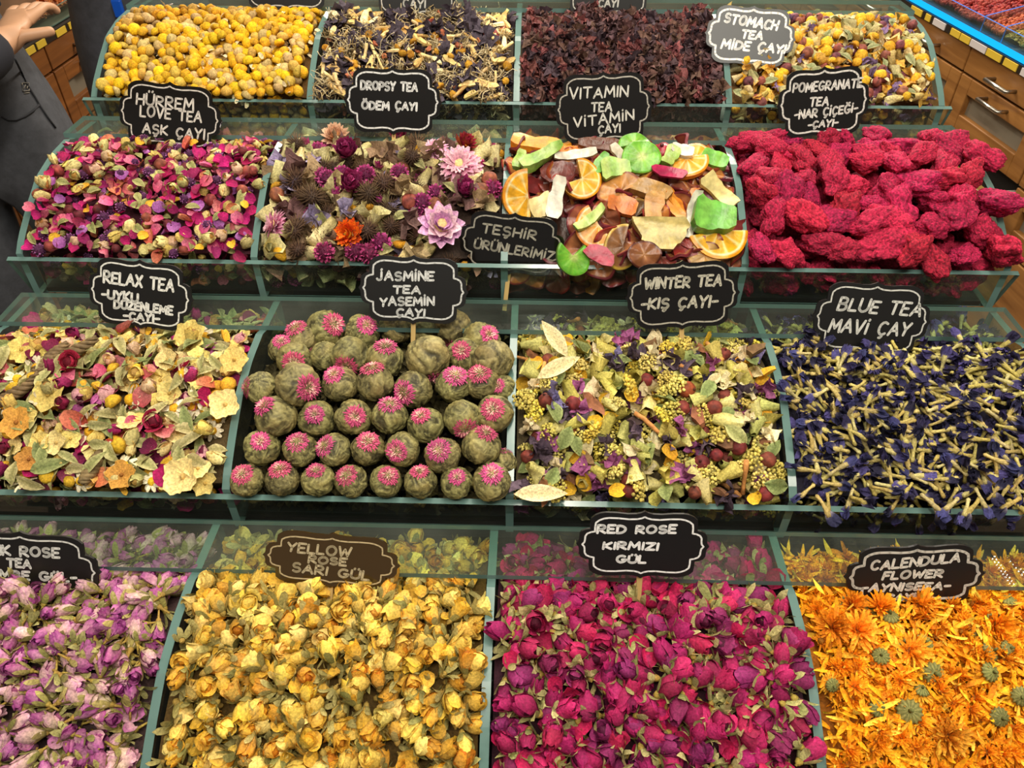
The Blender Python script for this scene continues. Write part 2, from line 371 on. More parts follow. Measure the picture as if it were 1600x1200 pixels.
def spiky(r, c1=(112, 84, 56), c2=(60, 42, 32), n=110, ln=.75):
    g = G(); sph(g, (r * .55, r * .55, r * .5), (0, 0, 0), c2, 8, 6)
    V, T, C = [], [], []
    for k in range(n):
        z = 1 - 1.5 * (k + .5) / n; a = k * 2.39996; s = math.sqrt(max(0, 1 - z * z)); d = np.array([s * math.cos(a), s * math.sin(a), z])
        Rm = rot_to(d); b = len(V) ; l = r * (.45 + ln * rng.uniform(.7, 1.1))
        for j in range(3): V.append(d * r * .45 + (Rm[:, 0] * math.cos(j * 2.1) + Rm[:, 1] * math.sin(j * 2.1)) * r * .045); C.append(lin(c2))
        V.append(d * l + rng.normal(size=3) * r * .04); C.append(lin(c1))
        T += [(b, b + 1, b + 3), (b + 1, b + 2, b + 3), (b + 2, b, b + 3)]
    return g.add(V, t=T, c=np.array(C), raw=True)
def yarrow(r, c=(222, 200, 84), n=60):
    g = G()
    for k in range(n):
        a = k * 2.4; d = r * math.sqrt((k + .5) / n); z = r * .35 * (1 - (d / r) ** 2)
        sph(g, r * .15 * rng.uniform(.6, 1.3), (d * math.cos(a) + rng.uniform(-.1, .1) * r, d * math.sin(a) + rng.uniform(-.1, .1) * r, z + rng.uniform(-.14, .14) * r), np.clip(np.array(c) * rng.uniform(.8, 1.12), 0, 255), 6, 4, .1)
    tube_g(g, [(0, 0, r * .1), (r * .1, 0, -r * .8)], [r * .35, r * .1], 6, (150, 140, 80))
    return g
def paperflower(r, c1=(228, 208, 130), c2=(196, 164, 84), lobes=5):
    g = G(); nu, nv = 30, 6; a = np.arange(nu + 1)[:, None] / nu * 2 * PI; v = np.linspace(.02, 1, nv)[None, :]
    R = r * v * (1 + .10 * v * v * np.cos(lobes * a + rng.uniform(0, 6)) + .05 * np.sin(11 * a + rng.uniform(0, 6)) * v)
    z = rng.uniform(.1, .4) * r * v * v + .09 * r * np.sin(lobes * a + rng.uniform(0, 6)) * v * v + .04 * r * np.sin(20 * a) * v
    V = np.stack([R * np.cos(a), R * np.sin(a), z], -1).reshape(-1, 3)
    c = mixc(c2, c1, .25 + .75 * np.abs(v - .1) ** .5 + .15 * np.sin(20 * a))
    g.add(V, grid_q(nu + 1, nv), c=c.reshape(-1, 3), raw=True); sph(g, (r * .16, r * .16, r * .14), (0, 0, r * .05), c2, 8, 5)
    return g
def daisy(r, pet=11):
    g = chamomile(r * .42, (232, 182, 40), (190, 140, 30))
    for k in range(pet):
        a = k / pet * 2 * PI; Rm = np.array(Matrix.Rotation(a, 3, 'Z') @ Matrix.Rotation(rng.uniform(-.5, .3), 3, 'X'))
        petal(r * .72, r * .2, .3, -.15, (236, 228, 200), (226, 214, 178), g, 3, 4, .06, Rm, Rm @ np.array([0, r * .3, 0]))
    return g
def twistpod(L, r, c=(128, 106, 74)):
    g = G(); t = np.linspace(0, 1, 26); b = rng.uniform(-.12, .12)
    for k in range(4):
        a = t * 15 + k * PI / 2; rr = r * .58 * np.sin(PI * (.12 + .8 * t)) ** .5
        pts = np.stack([(t - .5) * L, rr * np.cos(a) + b * L * (t - .5) ** 2 * 4, rr * np.sin(a)], -1)
        tube_g(g, pts, r * .42 * np.sin(PI * (.1 + .82 * t)) ** .6, 6, np.clip(np.array(c) * rng.uniform(.85, 1.1), 0, 255))
    return g
def curlflower(S, c1, c2):
    """a shrivelled trumpet blossom, its tube bent and its mouth frilled"""
    g = G(); nu, nv = 9, 7; a = np.arange(nu + 1)[:, None] / nu * 2 * PI; v = np.linspace(0, 1, nv)[None, :]
    R = S * (.14 + .12 * np.sin(3 * v) + .25 * v ** 4) * (1 + .22 * np.sin(3 * a + 4 * v + rng.uniform(0, 6))); bx = rng.uniform(-.5, .5)
    V = np.stack([R * np.cos(a) + bx * S * v * v, R * np.sin(a), S * (v - .5) + 0 * a], -1).reshape(-1, 3)
    c = mixc(c2, c1, v + .3 * np.sin(5 * a)); g.add(V, grid_q(nu + 1, nv), c=c.reshape(-1, 3), raw=True)
    return g
def calendula(r, c1=(236, 150, 20), c2=(214, 110, 12), n=60):
    g = G(); sph(g, (r * .35, r * .35, r * .2), (0, 0, .02 * r), (150, 90, 20), 8, 5)
    for k in range(n):
        f = k / n; a = k * 2.39996; el = 1.25 - 1.15 * f + rng.uniform(-.3, .3)
        Rm = np.array(Matrix.Rotation(a, 3, 'Z') @ Matrix.Rotation(el, 3, 'X'))
        petal(r * rng.uniform(.7, 1.05), r * .10, .6, rng.uniform(-.3, .3), c2, c1, g, 3, 5, .1, Rm, Rm @ np.array([0, r * .22, 0]))
    return g
def calendula_calyx(r, c1=(150, 146, 84), c2=(104, 108, 58)):
    """green ribbed underside of a marigold head"""
    g = G(); nu, nv = 28, 7; a = np.arange(nu + 1)[:, None] / nu * 2 * PI; v = np.linspace(.03, 1, nv)[None, :]
    R = r * .62 * np.sin(PI * .62 * v) * (1 + .13 * np.cos(14 * a) * v); z = -r * .42 * (1 - v ** 1.4)
    V = np.stack([R * np.cos(a), R * np.sin(a), z + 0 * a], -1).reshape(-1, 3)
    c = mixc(c2, c1, .5 + .5 * np.cos(14 * a) + 0 * v); g.add(V, grid_q(nu + 1, nv), c=c.reshape(-1, 3), raw=True)
    tube_g(g, [(0, 0, -r * .38), (r * .05, 0, -r * .75)], [r * .12, r * .08], 6, c2)
    return g
_ICO4 = subdiv_sphere(4); _ICO5 = subdiv_sphere(5)
def teaball(r, c1=(150, 142, 92), c2=(66, 62, 42)):
    v, t = _ICO5; v = v.copy(); g = G()
    ph = np.arctan2(v[:, 1], v[:, 0]); lat = np.arcsin(np.clip(v[:, 2], -1, 1)); k = rng.integers(0, 1000)
    ph = ph + .9 * np.array([noise.noise(Vector(x) * 1.1 + Vector((k + 7, 1, 2))) for x in v]); lat = lat + .35 * np.array([noise.noise(Vector(x) * 2.1 + Vector((k + 3, 8, 2))) for x in v])
    s = np.array([noise.noise((math.cos(p + .5 * l) * 2.3 + k, math.sin(p + .5 * l) * 2.3, l * .9)) for p, l in zip(ph, lat)])
    s2 = np.array([noise.noise((math.cos(p - .5 * l) * 6 + k, math.sin(p - .5 * l) * 6 + 9, l * 1.9)) for p, l in zip(ph, lat)])
    s3 = np.array([noise.noise((math.cos(p + .9 * l) * 13 + k, math.sin(p + .9 * l) * 13 + 4, l * 3.4)) for p, l in zip(ph, lat)])
    lump = np.array([noise.noise(Vector(x) * 1.3 + Vector((k, 3, 1))) for x in v])
    rr = 1 + .05 * s + .05 * s2 + .035 * s3 + .09 * lump
    cc = mixc(c2, c1, .52 + .75 * s + .7 * s2 + .7 * s3); cc += (mixc((160, 134, 70), c1, .5)[None] - cc) * np.clip(lump[:, None] * .9, 0, .5)
    g.add(v * rr[:, None] * r * np.array([1, 1, .95]), t=t, c=np.clip(cc, 0, 1), raw=True)
    return g
def teabloom(r, s=.5, c1=(206, 84, 132), c2=(240, 186, 176)):
    """the flower showing through the top of a tea ball"""
    g = G(); n = 150
    for k in range(n):
        f = math.sqrt((k + .5) / n); a = k * 2.39996; th = f * s
        d = np.array([math.sin(th) * math.cos(a), math.sin(th) * math.sin(a), math.cos(th)])
        rad = np.array([math.cos(th) * math.cos(a), math.cos(th) * math.sin(a), -math.sin(th)])
        y = rad * (.45 + .55 * f) + d * (1.0 - .75 * f); y /= np.linalg.norm(y); x = np.cross(y, d); x /= np.linalg.norm(x) + 1e-9; z = np.cross(x, y)
        pc_ = mixc(c2, c1, f * 1.3 + rng.uniform(-.35, .35)); y = y + rng.normal(size=3) * .22; petal(r * .17, r * .035, .3, -.1, c2 if f + rng.uniform(-.25, .25) < .38 else c1, c1 if f + rng.uniform(-.3, .3) > .3 else c2, g, 3, 3, .05, np.stack([x, y, z], 1), d * r * .99, pointed=.5)
    return g
def clump(S, c1=(196, 34, 78), c2=(120, 16, 44)):
    """knobbly dried pomegranate flower head"""
    v, t = _ICO5; g = G(); k = Vector(rng.uniform(-50, 50, 3)); A = np.array([1.0, rng.uniform(.62, .85), rng.uniform(.45, .62)])
    out = np.empty_like(v); tt = np.empty(len(v))
    for i, x in enumerate(v):
        p = Vector(x); l = noise.noise(p * 1.25 + k) * .42 + noise.noise(p * 2.6 + k) * .16
        d = noise.voronoi(p * 8 + k)[0][0]; e = noise.noise(p * 17 + k)
        out[i] = x * (1 + l - .15 * d + .04 * e); tt[i] = 1.1 - 1.35 * d + .4 * e  # grain tops paler, crevices darker: highlight and shade put into the colour
    g.add(out * A * S, t=t, c=mixc(c2, c1, tt), raw=True)
    return g
# fruit slices
def disc(r, T, ring, n=44, ang=(0, 2 * PI), wav=.05, flatten=1.0):
    """a slice: ring(f, a) gives its colour from centre to rim"""
    g = G(); full = ang[1] - ang[0] > 6.2; a = np.linspace(ang[0], ang[1], n + 1)[:, None]; fs = np.array([.0, .15, .35, .6, .8, .86, .93, 1.0])[None, :]
    w = wav * r * np.sin(2 * a + rng.uniform(0, 6)) * fs ** 2 + wav * .5 * r * np.sin(5 * a + rng.uniform(0, 6)) * fs
    x = r * fs * np.cos(a); y = r * fs * np.sin(a) * flatten
    C = ring(fs + 0 * a, a + 0 * fs)
    for s in (1, -1):
        V = np.stack([x, y, w + s * T / 2 * (1 - .25 * (fs > .95))], -1).reshape(-1, 3); q = grid_q(n + 1, 8)
        g.add(V, q if s > 0 else q[:, ::-1], c=C.reshape(-1, 3), raw=True)
    m = (n + 1) * 8; rim = np.arange(n + 1) * 8 + 7
    g.fin(); V = g.V; Cc = g.C
    edge = np.concatenate([V[rim], V[m + rim]]); ec = np.concatenate([Cc[rim], Cc[rim]])
    g.add(edge, [(i, i + n + 1, i + n + 2, i + 1) for i in range(n)], c=ec, raw=True)
    if not full:
        for k in (0, n):
            idx = np.arange(8) + k * 8; e = np.concatenate([V[idx], V[m + idx]])
            g.add(e, [(i, i + 1, i + 9, i + 8) for i in range(7)], c=np.concatenate([Cc[idx], Cc[idx]]), raw=True)
    return g
def citrus(r, T=.005, ang=(0, 2 * PI)):
    def ring(f, a):
        seg = np.abs(np.sin(a * 4.5 + .3)) ; pulp = mixc((250, 226, 150), (240, 172, 34), np.clip(seg * 2.2 - .1 + .25 * np.sin(a * 31) * f, 0, 1))
        pith = np.broadcast_to(lin((250, 234, 180)), pulp.shape); rind = np.broadcast_to(lin((238, 150, 24)), pulp.shape)
        c = np.where((f > .82)[..., None], pith, pulp); c = np.where((f < .1)[..., None], pith, c)
        return np.where((f > .9)[..., None], rind, c)
    return disc(r, T, ring, ang=ang)
def kiwi(r, T=.006, ang=(0, 2 * PI)):
    def ring(f, a):
        c = mixc((150, 204, 70), (104, 180, 48), f + .2 * np.sin(a * 17)); c = np.where((f < .2)[..., None], lin((196, 218, 120)), c)
        return np.where((f > .95)[..., None], lin((120, 170, 60)), c)
    return disc(r, T, ring, ang=ang, wav=.07, flatten=.85)
def ringslice(r, skin, flesh, core, ang=(0, 2 * PI), T=.004, wav=.16):
    def ring(f, a):
        c = mixc(core, flesh, f * 2.2 + .25 * np.sin(a * 6)); return np.where((f > .88)[..., None], lin(skin), c)
    return disc(r, T, ring, ang=ang, wav=wav, flatten=.8)
def slab(L, W, T, c1, c2, bend=.2, taper=.0, rag=.14, twist=0.0):
    """a cut strip or wedge of candied fruit with sharp edges"""
    g = G(); n = 10; t = np.linspace(-1, 1, n); V, C = [], []; ro = rng.uniform(-rag, rag, (n, 2)); ro = (ro + np.roll(ro, 1, 0)) * .8
    prof = np.array([(-1, -1), (0, -1), (1, -1), (1, 1), (.35, 1.12), (-.35, 1.12), (-1, 1)])
    for i, s in enumerate(t):
        wd = W / 2 * (1 - taper * s) * (.72 if i in (0, n - 1) else 1); p = np.stack([s * L / 2 + prof[:, 0] * wd * .12 * rng.uniform(-1, 1), prof[:, 0] * wd * np.where(prof[:, 0] < 0, 1 + ro[i, 0], 1 + ro[i, 1]), prof[:, 1] * T / 2], -1)
        ca, sa = math.cos(twist * s), math.sin(twist * s); p[:, 1], p[:, 2] = p[:, 1] * ca - p[:, 2] * sa, p[:, 1] * sa + p[:, 2] * ca
        p[:, 2] += bend * L * (s * s - .4) * .5; V.append(p); C.append(np.clip(mixc(c1, c2, .5 + .5 * prof[:, 1] * .4 + .35 * math.sin(s * 5 + L * 900) + rng.uniform(-.2, .2)), 0, 1))
    V = wob(np.array(V).reshape(-1, 3) / L, .012, 6).reshape(n, 7, 3) * L; C = np.array(C)
    for e in ((0, 1, 2), (2, 3), (3, 4, 5, 6), (6, 0)):
        g.add(V[:, e].reshape(-1, 3), [(i * len(e) + j, i * len(e) + j + 1, (i + 1) * len(e) + j + 1, (i + 1) * len(e) + j) for i in range(n - 1) for j in range(len(e) - 1)], c=C[:, e].reshape(-1, 3), raw=True)
    g.add(V[0], t=[(0, j + 1, j) for j in range(1, 6)], c=C[0], raw=True); g.add(V[-1], t=[(0, j, j + 1) for j in range(1, 6)], c=C[-1], raw=True)
    return g
# ------------------------------------------------------------------ the stepped glass trays
L_Y = [0.0027, -0.2610, -0.5139, -0.7693]; L_Z = [1.3949 + ZS, 1.3097 + ZS, 1.1967 + ZS, 1.1000 + ZS]
F_Y = [y - 0.1849 for y in L_Y]; F_Z = [z - 0.0700 for z in L_Z]
F_Z[0] += .003; F_Z[2] -= .002
DIV = [(-.273, .004, .286), (-.292, -.004, .270), (-.273, .009, .287), (-.287, -.006, .2716)]
SIDE = .565
_D = np.array([-.09, -.05, -.012, .012, .03, .05, .093, .132, .166, .1849]); _GZ = np.array([-.030, -.019, -.016, -.010, -.0045, -.0050, -.0130, -.0330, -.0520, -.0660])
_AD = np.array([0, .05, .093, .132, .166, .1849]); _AZ = np.array([0, -.0035, -.0130, -.0330, -.0530, -.0690])
def gz(d): return np.interp(d, _D, _GZ)
def surf(k, x, d, off=0.0):
    """a point on the heaped surface of tier k and the normal there"""
    s = (gz(d + .012) - gz(d - .012)) / .024; nrm = np.array([0, s, 1.0]) / math.hypot(s, 1)
    return np.array([x, L_Y[k] - d, L_Z[k] + gz(d)]) + nrm * off, nrm
def on_heap(k, px, py, off=0.0):
    """where the line of sight through a photo point meets the heap of tier k"""
    r = ray(px, py); lo, hi = .2, 3.0
    for t in np.linspace(.3, 2.2, 1500):
        p = CAM + r * t; d = L_Y[k] - p[1]
        if -.09 < d < .20 and p[2] < L_Z[k] + gz(d) + off: return p, surf(k, p[0], d)[1]
    return p, np.array([0, 0, 1.])
TRAY_WORDS = ['topmost', 'second', 'third', 'lowest']
def pane(g_face, g_edge, corners, n, T):
    """a glass plate: faces to one bag, its rim to another"""
    c = np.asarray(corners, float); n = np.asarray(n, float) * T / 2; m = len(c)
    ring = list(range(m)); top, bot = c + n, c - n
    if m == 4:
        g_face.add(top, [(0, 1, 2, 3)]); g_face.add(bot, [(3, 2, 1, 0)])
    V = np.concatenate([top, bot]); g_edge.add(V, [(i, m + i, m + (i + 1) % m, (i + 1) % m) for i in range(m)])
def plate(name, corners, n, T, parent):
    f, e = G(), G(); pane(f, e, corners, n, T); f.fin(); e.fin(); nf = len(f.Q)
    f.join(e); me = mesh(name, f, [M_GLASS, M_EDGE], False)
    for i, p in enumerate(me.polygons): p.material_index = 0 if i < nf else 1
    return link(name, me, parent)
def fin_plate(name, x, prof_top, zbot, T, parent):
    """an upright plate in the plane x: curved top edge, flat bottom"""
    prof_top = np.asarray(prof_top); n = len(prof_top); g = G(); V = []
    for s in (-T / 2, T / 2):
        for y, z in prof_top: V.append((x + s, y, z))
        for y, z in prof_top: V.append((x + s, y, zbot(y)))
    N2 = 2 * n; q = []; 
    for i in range(n - 1):
        q.append((i, i + 1, n + i + 1, n + i)); q.append((N2 + i, N2 + n + i, N2 + n + i + 1, N2 + i + 1))
    nf = len(q)
    for i in range(n - 1):
        q.append((i, N2 + i, N2 + i + 1, i + 1)); q.append((n + i, n + i + 1, N2 + n + i + 1, N2 + n + i))
    q += [(0, n, N2 + n, N2), (n - 1, N2 + n - 1, N2 + 2 * n - 1, 2 * n - 1)]
    g.add(V, q); me = mesh(name, g, [M_GLASS, M_EDGE], False)
    for i, p in enumerate(me.polygons): p.material_index = 0 if i < nf else 1
    return link(name, me, parent)
LIP = [((.020, -.055)) for _ in range(4)]
M_DARKWOOD = plain('black_laminate', (24, 24, 22), .5)
for k in range(4):
    lab = {0: 'topmost glass tea tray, the one holding chamomile at its left end', 1: 'second glass tea tray from the top, holding red pomegranate flowers at its right end',
           2: 'third glass tea tray from the top, the one holding the green jasmine balls', 3: 'lowest glass tea tray, the one holding red and yellow roses'}[k]
    T = thing('glass_tray', lab, 'display tray', (0, L_Y[k], L_Z[k]), 'stepped glass tea trays'); yL, zL, yF, zF = L_Y[k], L_Z[k], F_Y[k], F_Z[k]
    inv = np.array([0, yL, zL]); P = lambda *a: [np.array(p) - inv for p in a]
    plate('ledge', P((-.574, yL + .058, zL), (.574, yL + .058, zL), (.574, yL, zL), (-.574, yL, zL)), (0, 0, 1), .006, T)
    by, bz = yF + .018, zF - .055; nv = np.array([0, -.055, .018]); nv = np.array([0, -.95, -.31])
    plate('front_lip', P((-.579, yF, zF), (.577, yF, zF), (.577, by, bz), (-.579, by, bz)), nv, .006, T)
    bot = lambda y, yL=yL, zL=zL, yF=yF, bz=bz: -.115 + (bz + .004 - (zL - .115)) * np.clip((0 - y) / (yL - yF), 0, 1)
    top = [(.062, -.006)] + [(-d, z - .004 if d == 0 else z) for d, z in zip(np.linspace(0, .181, 18), np.interp(np.linspace(0, .181, 18), _AD, _AZ))]
    for x in (-SIDE, SIDE): fin_plate('side_panel', x, top, bot, .008, T)
    for x in DIV[k]: fin_plate('divider', x, top, bot, .008, T)
    g = G(); xs = (-SIDE + .004, SIDE - .004)
    ys = np.array([.07, 0, yF + .016 - yL]); zs = [float(bot(y)) + .001 for y in ys]
    V = [(x, y, z) for x in xs for y, z in zip(ys, zs)] + [(x, y, z - .006) for x in xs for y, z in zip(ys, zs)]
    g.add(V, [(0, 1, 4, 3), (1, 2, 5, 4), (6, 9, 10, 7), (7, 10, 11, 8), (0, 6, 7, 1), (1, 7, 8, 2), (3, 4, 10, 9), (4, 5, 11, 10), (2, 8, 11, 5), (0, 3, 9, 6)])
    link('tray_bottom', mesh('tray_bottom', g, M_DARKWOOD, False), T)
# the stand that carries the trays
ST = thing('stepped_stand', 'black stepped stand under the four glass tea trays', 'display stand', (0, -.4, 0))
for k in range(4):
    box('step', (-.55, L_Y[k] - .175 + .4, 0), (.55, L_Y[k] + .075 + .4, F_Z[k] - .068), M_DARKWOOD, ST)

# ------------------------------------------------------------------ heaping the pieces
def pose(nrm, how):
    if how == 'flat': z = nrm + rng.normal(size=3) * .38
    elif how == 'up': z = nrm + rng.normal(size=3) * .6
    elif how == 'lie':
        z = rng.normal(size=3); z -= (z @ nrm) * nrm; z /= np.linalg.norm(z) + 1e-9; z = z + nrm * rng.uniform(-.15, .85)
    else: z = rng.normal(size=3)
    return rot_to(z)
def spots(x0, x1, d0, d1, sp):
    out = []; nr = max(1, int(round((d1 - d0) / (sp * .87))))
    for j in range(nr + 1):
        n = max(1, int(round((x1 - x0) / sp)))
        for i in range(n):
            out.append((x0 + (x1 - x0) * (i + .5 + .25 * (-1) ** j) / n + rng.uniform(-.38, .38) * sp, d0 + (d1 - d0) * j / nr + rng.uniform(-.38, .38) * sp * .87))
    out = np.array(out); out[:, 0] = np.clip(out[:, 0], x0, x1); out[:, 1] = np.clip(out[:, 1], d0, d1)
    rng.shuffle(out); return out
def bump2(x, d, s): return .5 * (math.sin(x * 41 + s) * math.sin(d * 37 + 2 * s) + math.sin(x * 83 + 3 * s) * math.sin(d * 71 + s))
def as_mat(R, p, s):
    m = np.eye(4); m[:3, :3] = R * s; m[:3, 3] = p; return Matrix(m.tolist())
def kind(name, wt, make, n=5, mat=None, label=None, cat='dried flower', group=None, ind=True, size=(.85, 1.15), how='rand', sink=0.0, kids=()):
    """one sort of piece: n differently shaped samples of it; make() -> G, or (G, {part: G}) with parts of its own"""
    return dict(name=name, wt=wt, protos=[make(i) for i in range(n)], mat=mat or M_PETAL, label=label, cat=cat, group=group, ind=ind, size=size, how=how, sink=sink, cache={})
def put(K, i, R, p, s, label=None, group=None):
    """copy sample i of a kind, with its parts, to a place"""
    pr = K['protos'][i]; body, kids = pr if isinstance(pr, tuple) else (pr, {})
    if i not in K['cache']:
        K['cache'][i] = (mesh(K['name'], body, K['mat']), [(n, mesh(n, gg, K.get('kidmat', K['mat']))) for n, gg in kids.items()])
    me, km = K['cache'][i]
    o = link(K['name'], me); o.matrix_world = as_mat(R, p, s)
    lb = label or K['label']; lb = lb[i % len(lb)] if isinstance(lb, (list, tuple)) else lb
    tag(o, lb, K['cat'], group or K['group'])
    for n, m in km: link(n, m, o)
    return o
def flatten(pr):
    if isinstance(pr, tuple):
        g = G(); g.join(pr[0])
        for x in pr[1].values(): g.join(x)
        return g
    return pr
def heap(k, col, kinds, sp, sp_deep, off, base, stuff, seed, amp=.006, cap=300, d0=-.050, deep=True, front=True, mat=None, top=True, tint=(.75, 1.2), clear=None):
    xs = (-SIDE,) + DIV[k] + (SIDE,); x0, x1 = xs[col] + .010, xs[col + 1] - .010
    S = G(); wts = np.array([K['wt'] for K in kinds], float); wts /= wts.sum()
    # body of the heap below the loose top layer
    nx, nd = 14, 22; X = np.linspace(x0 - .004, x1 + .004, nx); Dd = np.linspace(-.055, .176, nd)
    V = np.array([[surf(k, x, d, off - .017 + amp * bump2(x, d, seed))[0] for d in Dd] for x in X]).reshape(-1, 3)
    S.add(V, grid_q(nx, nd), c=base); i0 = V.reshape(nx, nd, 3)
    for ei, edge in enumerate((i0[:, -1], i0[0, :], i0[-1, :])):
        low = edge.copy(); low[:, 1] += .036 if ei == 0 else 0; low[:, 2] = np.minimum(edge[:, 2] - .004, np.where(edge[:, 1] < F_Y[k] + .02, F_Z[k] - .048, F_Z[k] - .03 + (edge[:, 1] - F_Y[k]) * .3))
        n = len(edge); S.add(np.concatenate([edge, low]), [(a, a + 1, n + a + 1, n + a) for a in range(n - 1)], c=base)
    items = []
    if top:
        for x, d in spots(x0 + .003, x1 - .003, d0, .180, sp):
            K = rng.choice(len(kinds), p=wts); Kd = kinds[K]
            if clear and clear[0] < x < clear[1] and d > clear[2]: continue
            p, nrm = surf(k, x, d, (off + amp * bump2(x, d, seed) if d > .014 else min(off, -.001) - .003) + rng.uniform(-.003, .003))
            i = rng.integers(len(Kd['protos'])); s = rng.uniform(*Kd['size'])
            items.append((K, i, pose(nrm, Kd['how']), p - nrm * Kd['sink'], s))
    order = sorted(items, key=lambda t: np.linalg.norm(t[3] - CAM)); used = {}
    for K, i, R, p, s in order:
        Kd = kinds[K]
        if Kd['ind'] and used.get(Kd['name'], 0) < cap and (p[1] < L_Y[k] + .012):
            used[Kd['name']] = used.get(Kd['name'], 0) + 1; put(Kd, i, R, p, s)
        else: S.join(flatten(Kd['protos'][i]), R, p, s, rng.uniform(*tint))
    if deep:
        for x, d in spots(x0 + .003, x1 - .003, d0, .172, sp_deep):
            K = rng.choice(len(kinds), p=wts); Kd = kinds[K]
            if Kd.get('nodeep') or (clear and clear[0] < x < clear[1] and d > clear[2]): continue
            p, nrm = surf(k, x, d, off - .010 + amp * bump2(x, d, seed)); i = rng.integers(len(Kd['protos']))
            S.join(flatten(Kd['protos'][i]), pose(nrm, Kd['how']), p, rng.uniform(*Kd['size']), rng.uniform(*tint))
    if front and k < 3:     # what shows through the low front glass
        nz = max(2, int(.046 / (sp_deep * .8)))
        for a in range(nz):
            for x in np.arange(x0 + .004, x1, sp_deep * 1.05):
                t = (a + rng.uniform(.2, .8)) / nz; p = np.array([x + rng.uniform(-.3, .3) * sp_deep, F_Y[k] + .011 + .019 * t + rng.uniform(0, .004), F_Z[k] - .002 - .046 * t])
                K = rng.choice(len(kinds), p=wts); Kd = kinds[K]
                if Kd.get('nodeep'): continue
                i = rng.integers(len(Kd['protos'])); S.join(flatten(Kd['protos'][i]), pose(np.array([0, -1., .2]), Kd['how']), p, min(1, Kd['size'][1]) * .9, rng.uniform(*tint))
    o = link(stuff[0], mesh(stuff[0], S, mat or M_PETAL)); tag(o, stuff[1], stuff[2], None, 'stuff')
    return o

# ------------------------------------------------------------------ hand-lettered signs
def arc(cx, cy, rx, ry, a0, a1, n=9):
    return [(cx + rx * math.cos(math.radians(a0 + (a1 - a0) * i / (n - 1))), cy + ry * math.sin(math.radians(a0 + (a1 - a0) * i / (n - 1)))) for i in range(n)]
def _C(): return [arc(.36, .5, .34, .5, 50, 310)]
def _S(): return [arc(.30, .74, .26, .25, 40, 250, 8) + arc(.30, .25, .28, .26, 90, -140, 9)]
def _O(): return [arc(.38, .5, .36, .5, 90, 450, 15)]
def _U(): return [[(0, 1), (0, .35)] + arc(.32, .32, .32, .32, 180, 360, 8) + [(.64, 1)]]
def _G(): return [arc(.38, .5, .36, .5, 50, 335) + [(.74, .42), (.44, .42)]]
_dots = [[(.18, 1.2), (.2, 1.26)], [(.48, 1.2), (.5, 1.26)]]
_ced = [[(.36, -.02), (.40, -.14), (.30, -.26), (.22, -.24)]]
GL = {'A': (.7, [[(0, 0), (.35, 1), (.7, 0)], [(.13, .36), (.57, .36)]]), 'B': (.6, [[(0, 0), (0, 1)], [(0, 1)] + arc(.24, .76, .28, .24, 80, -90, 7) + [(0, .52)], [(0, .52)] + arc(.28, .26, .3, .26, 90, -90, 7) + [(0, 0)]]),
      'C': (.64, _C()), 'Ç': (.64, _C() + _ced), 'D': (.66, [[(0, 0), (0, 1)], [(0, 1)] + arc(.16, .5, .48, .5, 85, -85, 9) + [(0, 0)]]),
      'E': (.52, [[(.52, 1), (0, 1), (0, 0), (.52, 0)], [(0, .52), (.42, .52)]]), 'F': (.5, [[(.5, 1), (0, 1), (0, 0)], [(0, .52), (.4, .52)]]),
      'G': (.74, _G()), 'Ğ': (.74, _G() + [arc(.38, 1.3, .2, .14, 200, 340, 6)]), 'H': (.6, [[(0, 0), (0, 1)], [(.6, 0), (.6, 1)], [(0, .5), (.6, .5)]]),
      'I': (.06, [[(.03, 0), (.03, 1)]]), 'İ': (.12, [[(.05, 0), (.05, .82)], [(.05, 1.1), (.06, 1.16)]]), 'J': (.5, [[(.4, .9), (.4, .2)] + arc(.2, .2, .2, .2, 0, -170, 6), [(.38, 1.14), (.42, 1.2)]]),
      'K': (.58, [[(0, 0), (0, 1)], [(.54, 1), (.03, .46), (.58, 0)]]), 'L': (.5, [[(0, 1), (0, 0), (.5, 0)]]), 'M': (.8, [[(0, 0), (.08, 1), (.4, .3), (.72, 1), (.8, 0)]]),
      'N': (.62, [[(0, 0), (0, 1), (.62, 0), (.62, 1)]]), 'O': (.76, _O()), 'Ö': (.76, _O() + _dots), 'P': (.56, [[(0, 0), (0, 1)], [(0, 1)] + arc(.26, .72, .3, .28, 80, -90, 8) + [(0, .44)]]),
      'R': (.6, [[(0, 0), (0, 1)], [(0, 1)] + arc(.26, .74, .28, .26, 80, -90, 8) + [(.05, .48), (.6, 0)]]), 'S': (.6, _S()), 'Ş': (.6, _S() + _ced),
      'T': (.66, [[(0, 1), (.66, 1)], [(.33, 1), (.33, 0)]]), 'U': (.64, _U()), 'Ü': (.64, _U() + _dots), 'V': (.66, [[(0, 1), (.33, 0), (.66, 1)]]),
      'W': (.9, [[(0, 1), (.2, 0), (.45, .75), (.68, 0), (.9, 1)]]), 'X': (.6, [[(0, 0), (.6, 1)], [(0, 1), (.6, 0)]]), 'Y': (.62, [[(0, 1), (.31, .48), (.62, 1)], [(.31, .48), (.27, 0)]]),
      'Z': (.6, [[(0, 1), (.6, 1), (0, 0), (.6, 0)]]), '-': (.4, [[(0, .45), (.4, .48)]]), ' ': (.42, [])}
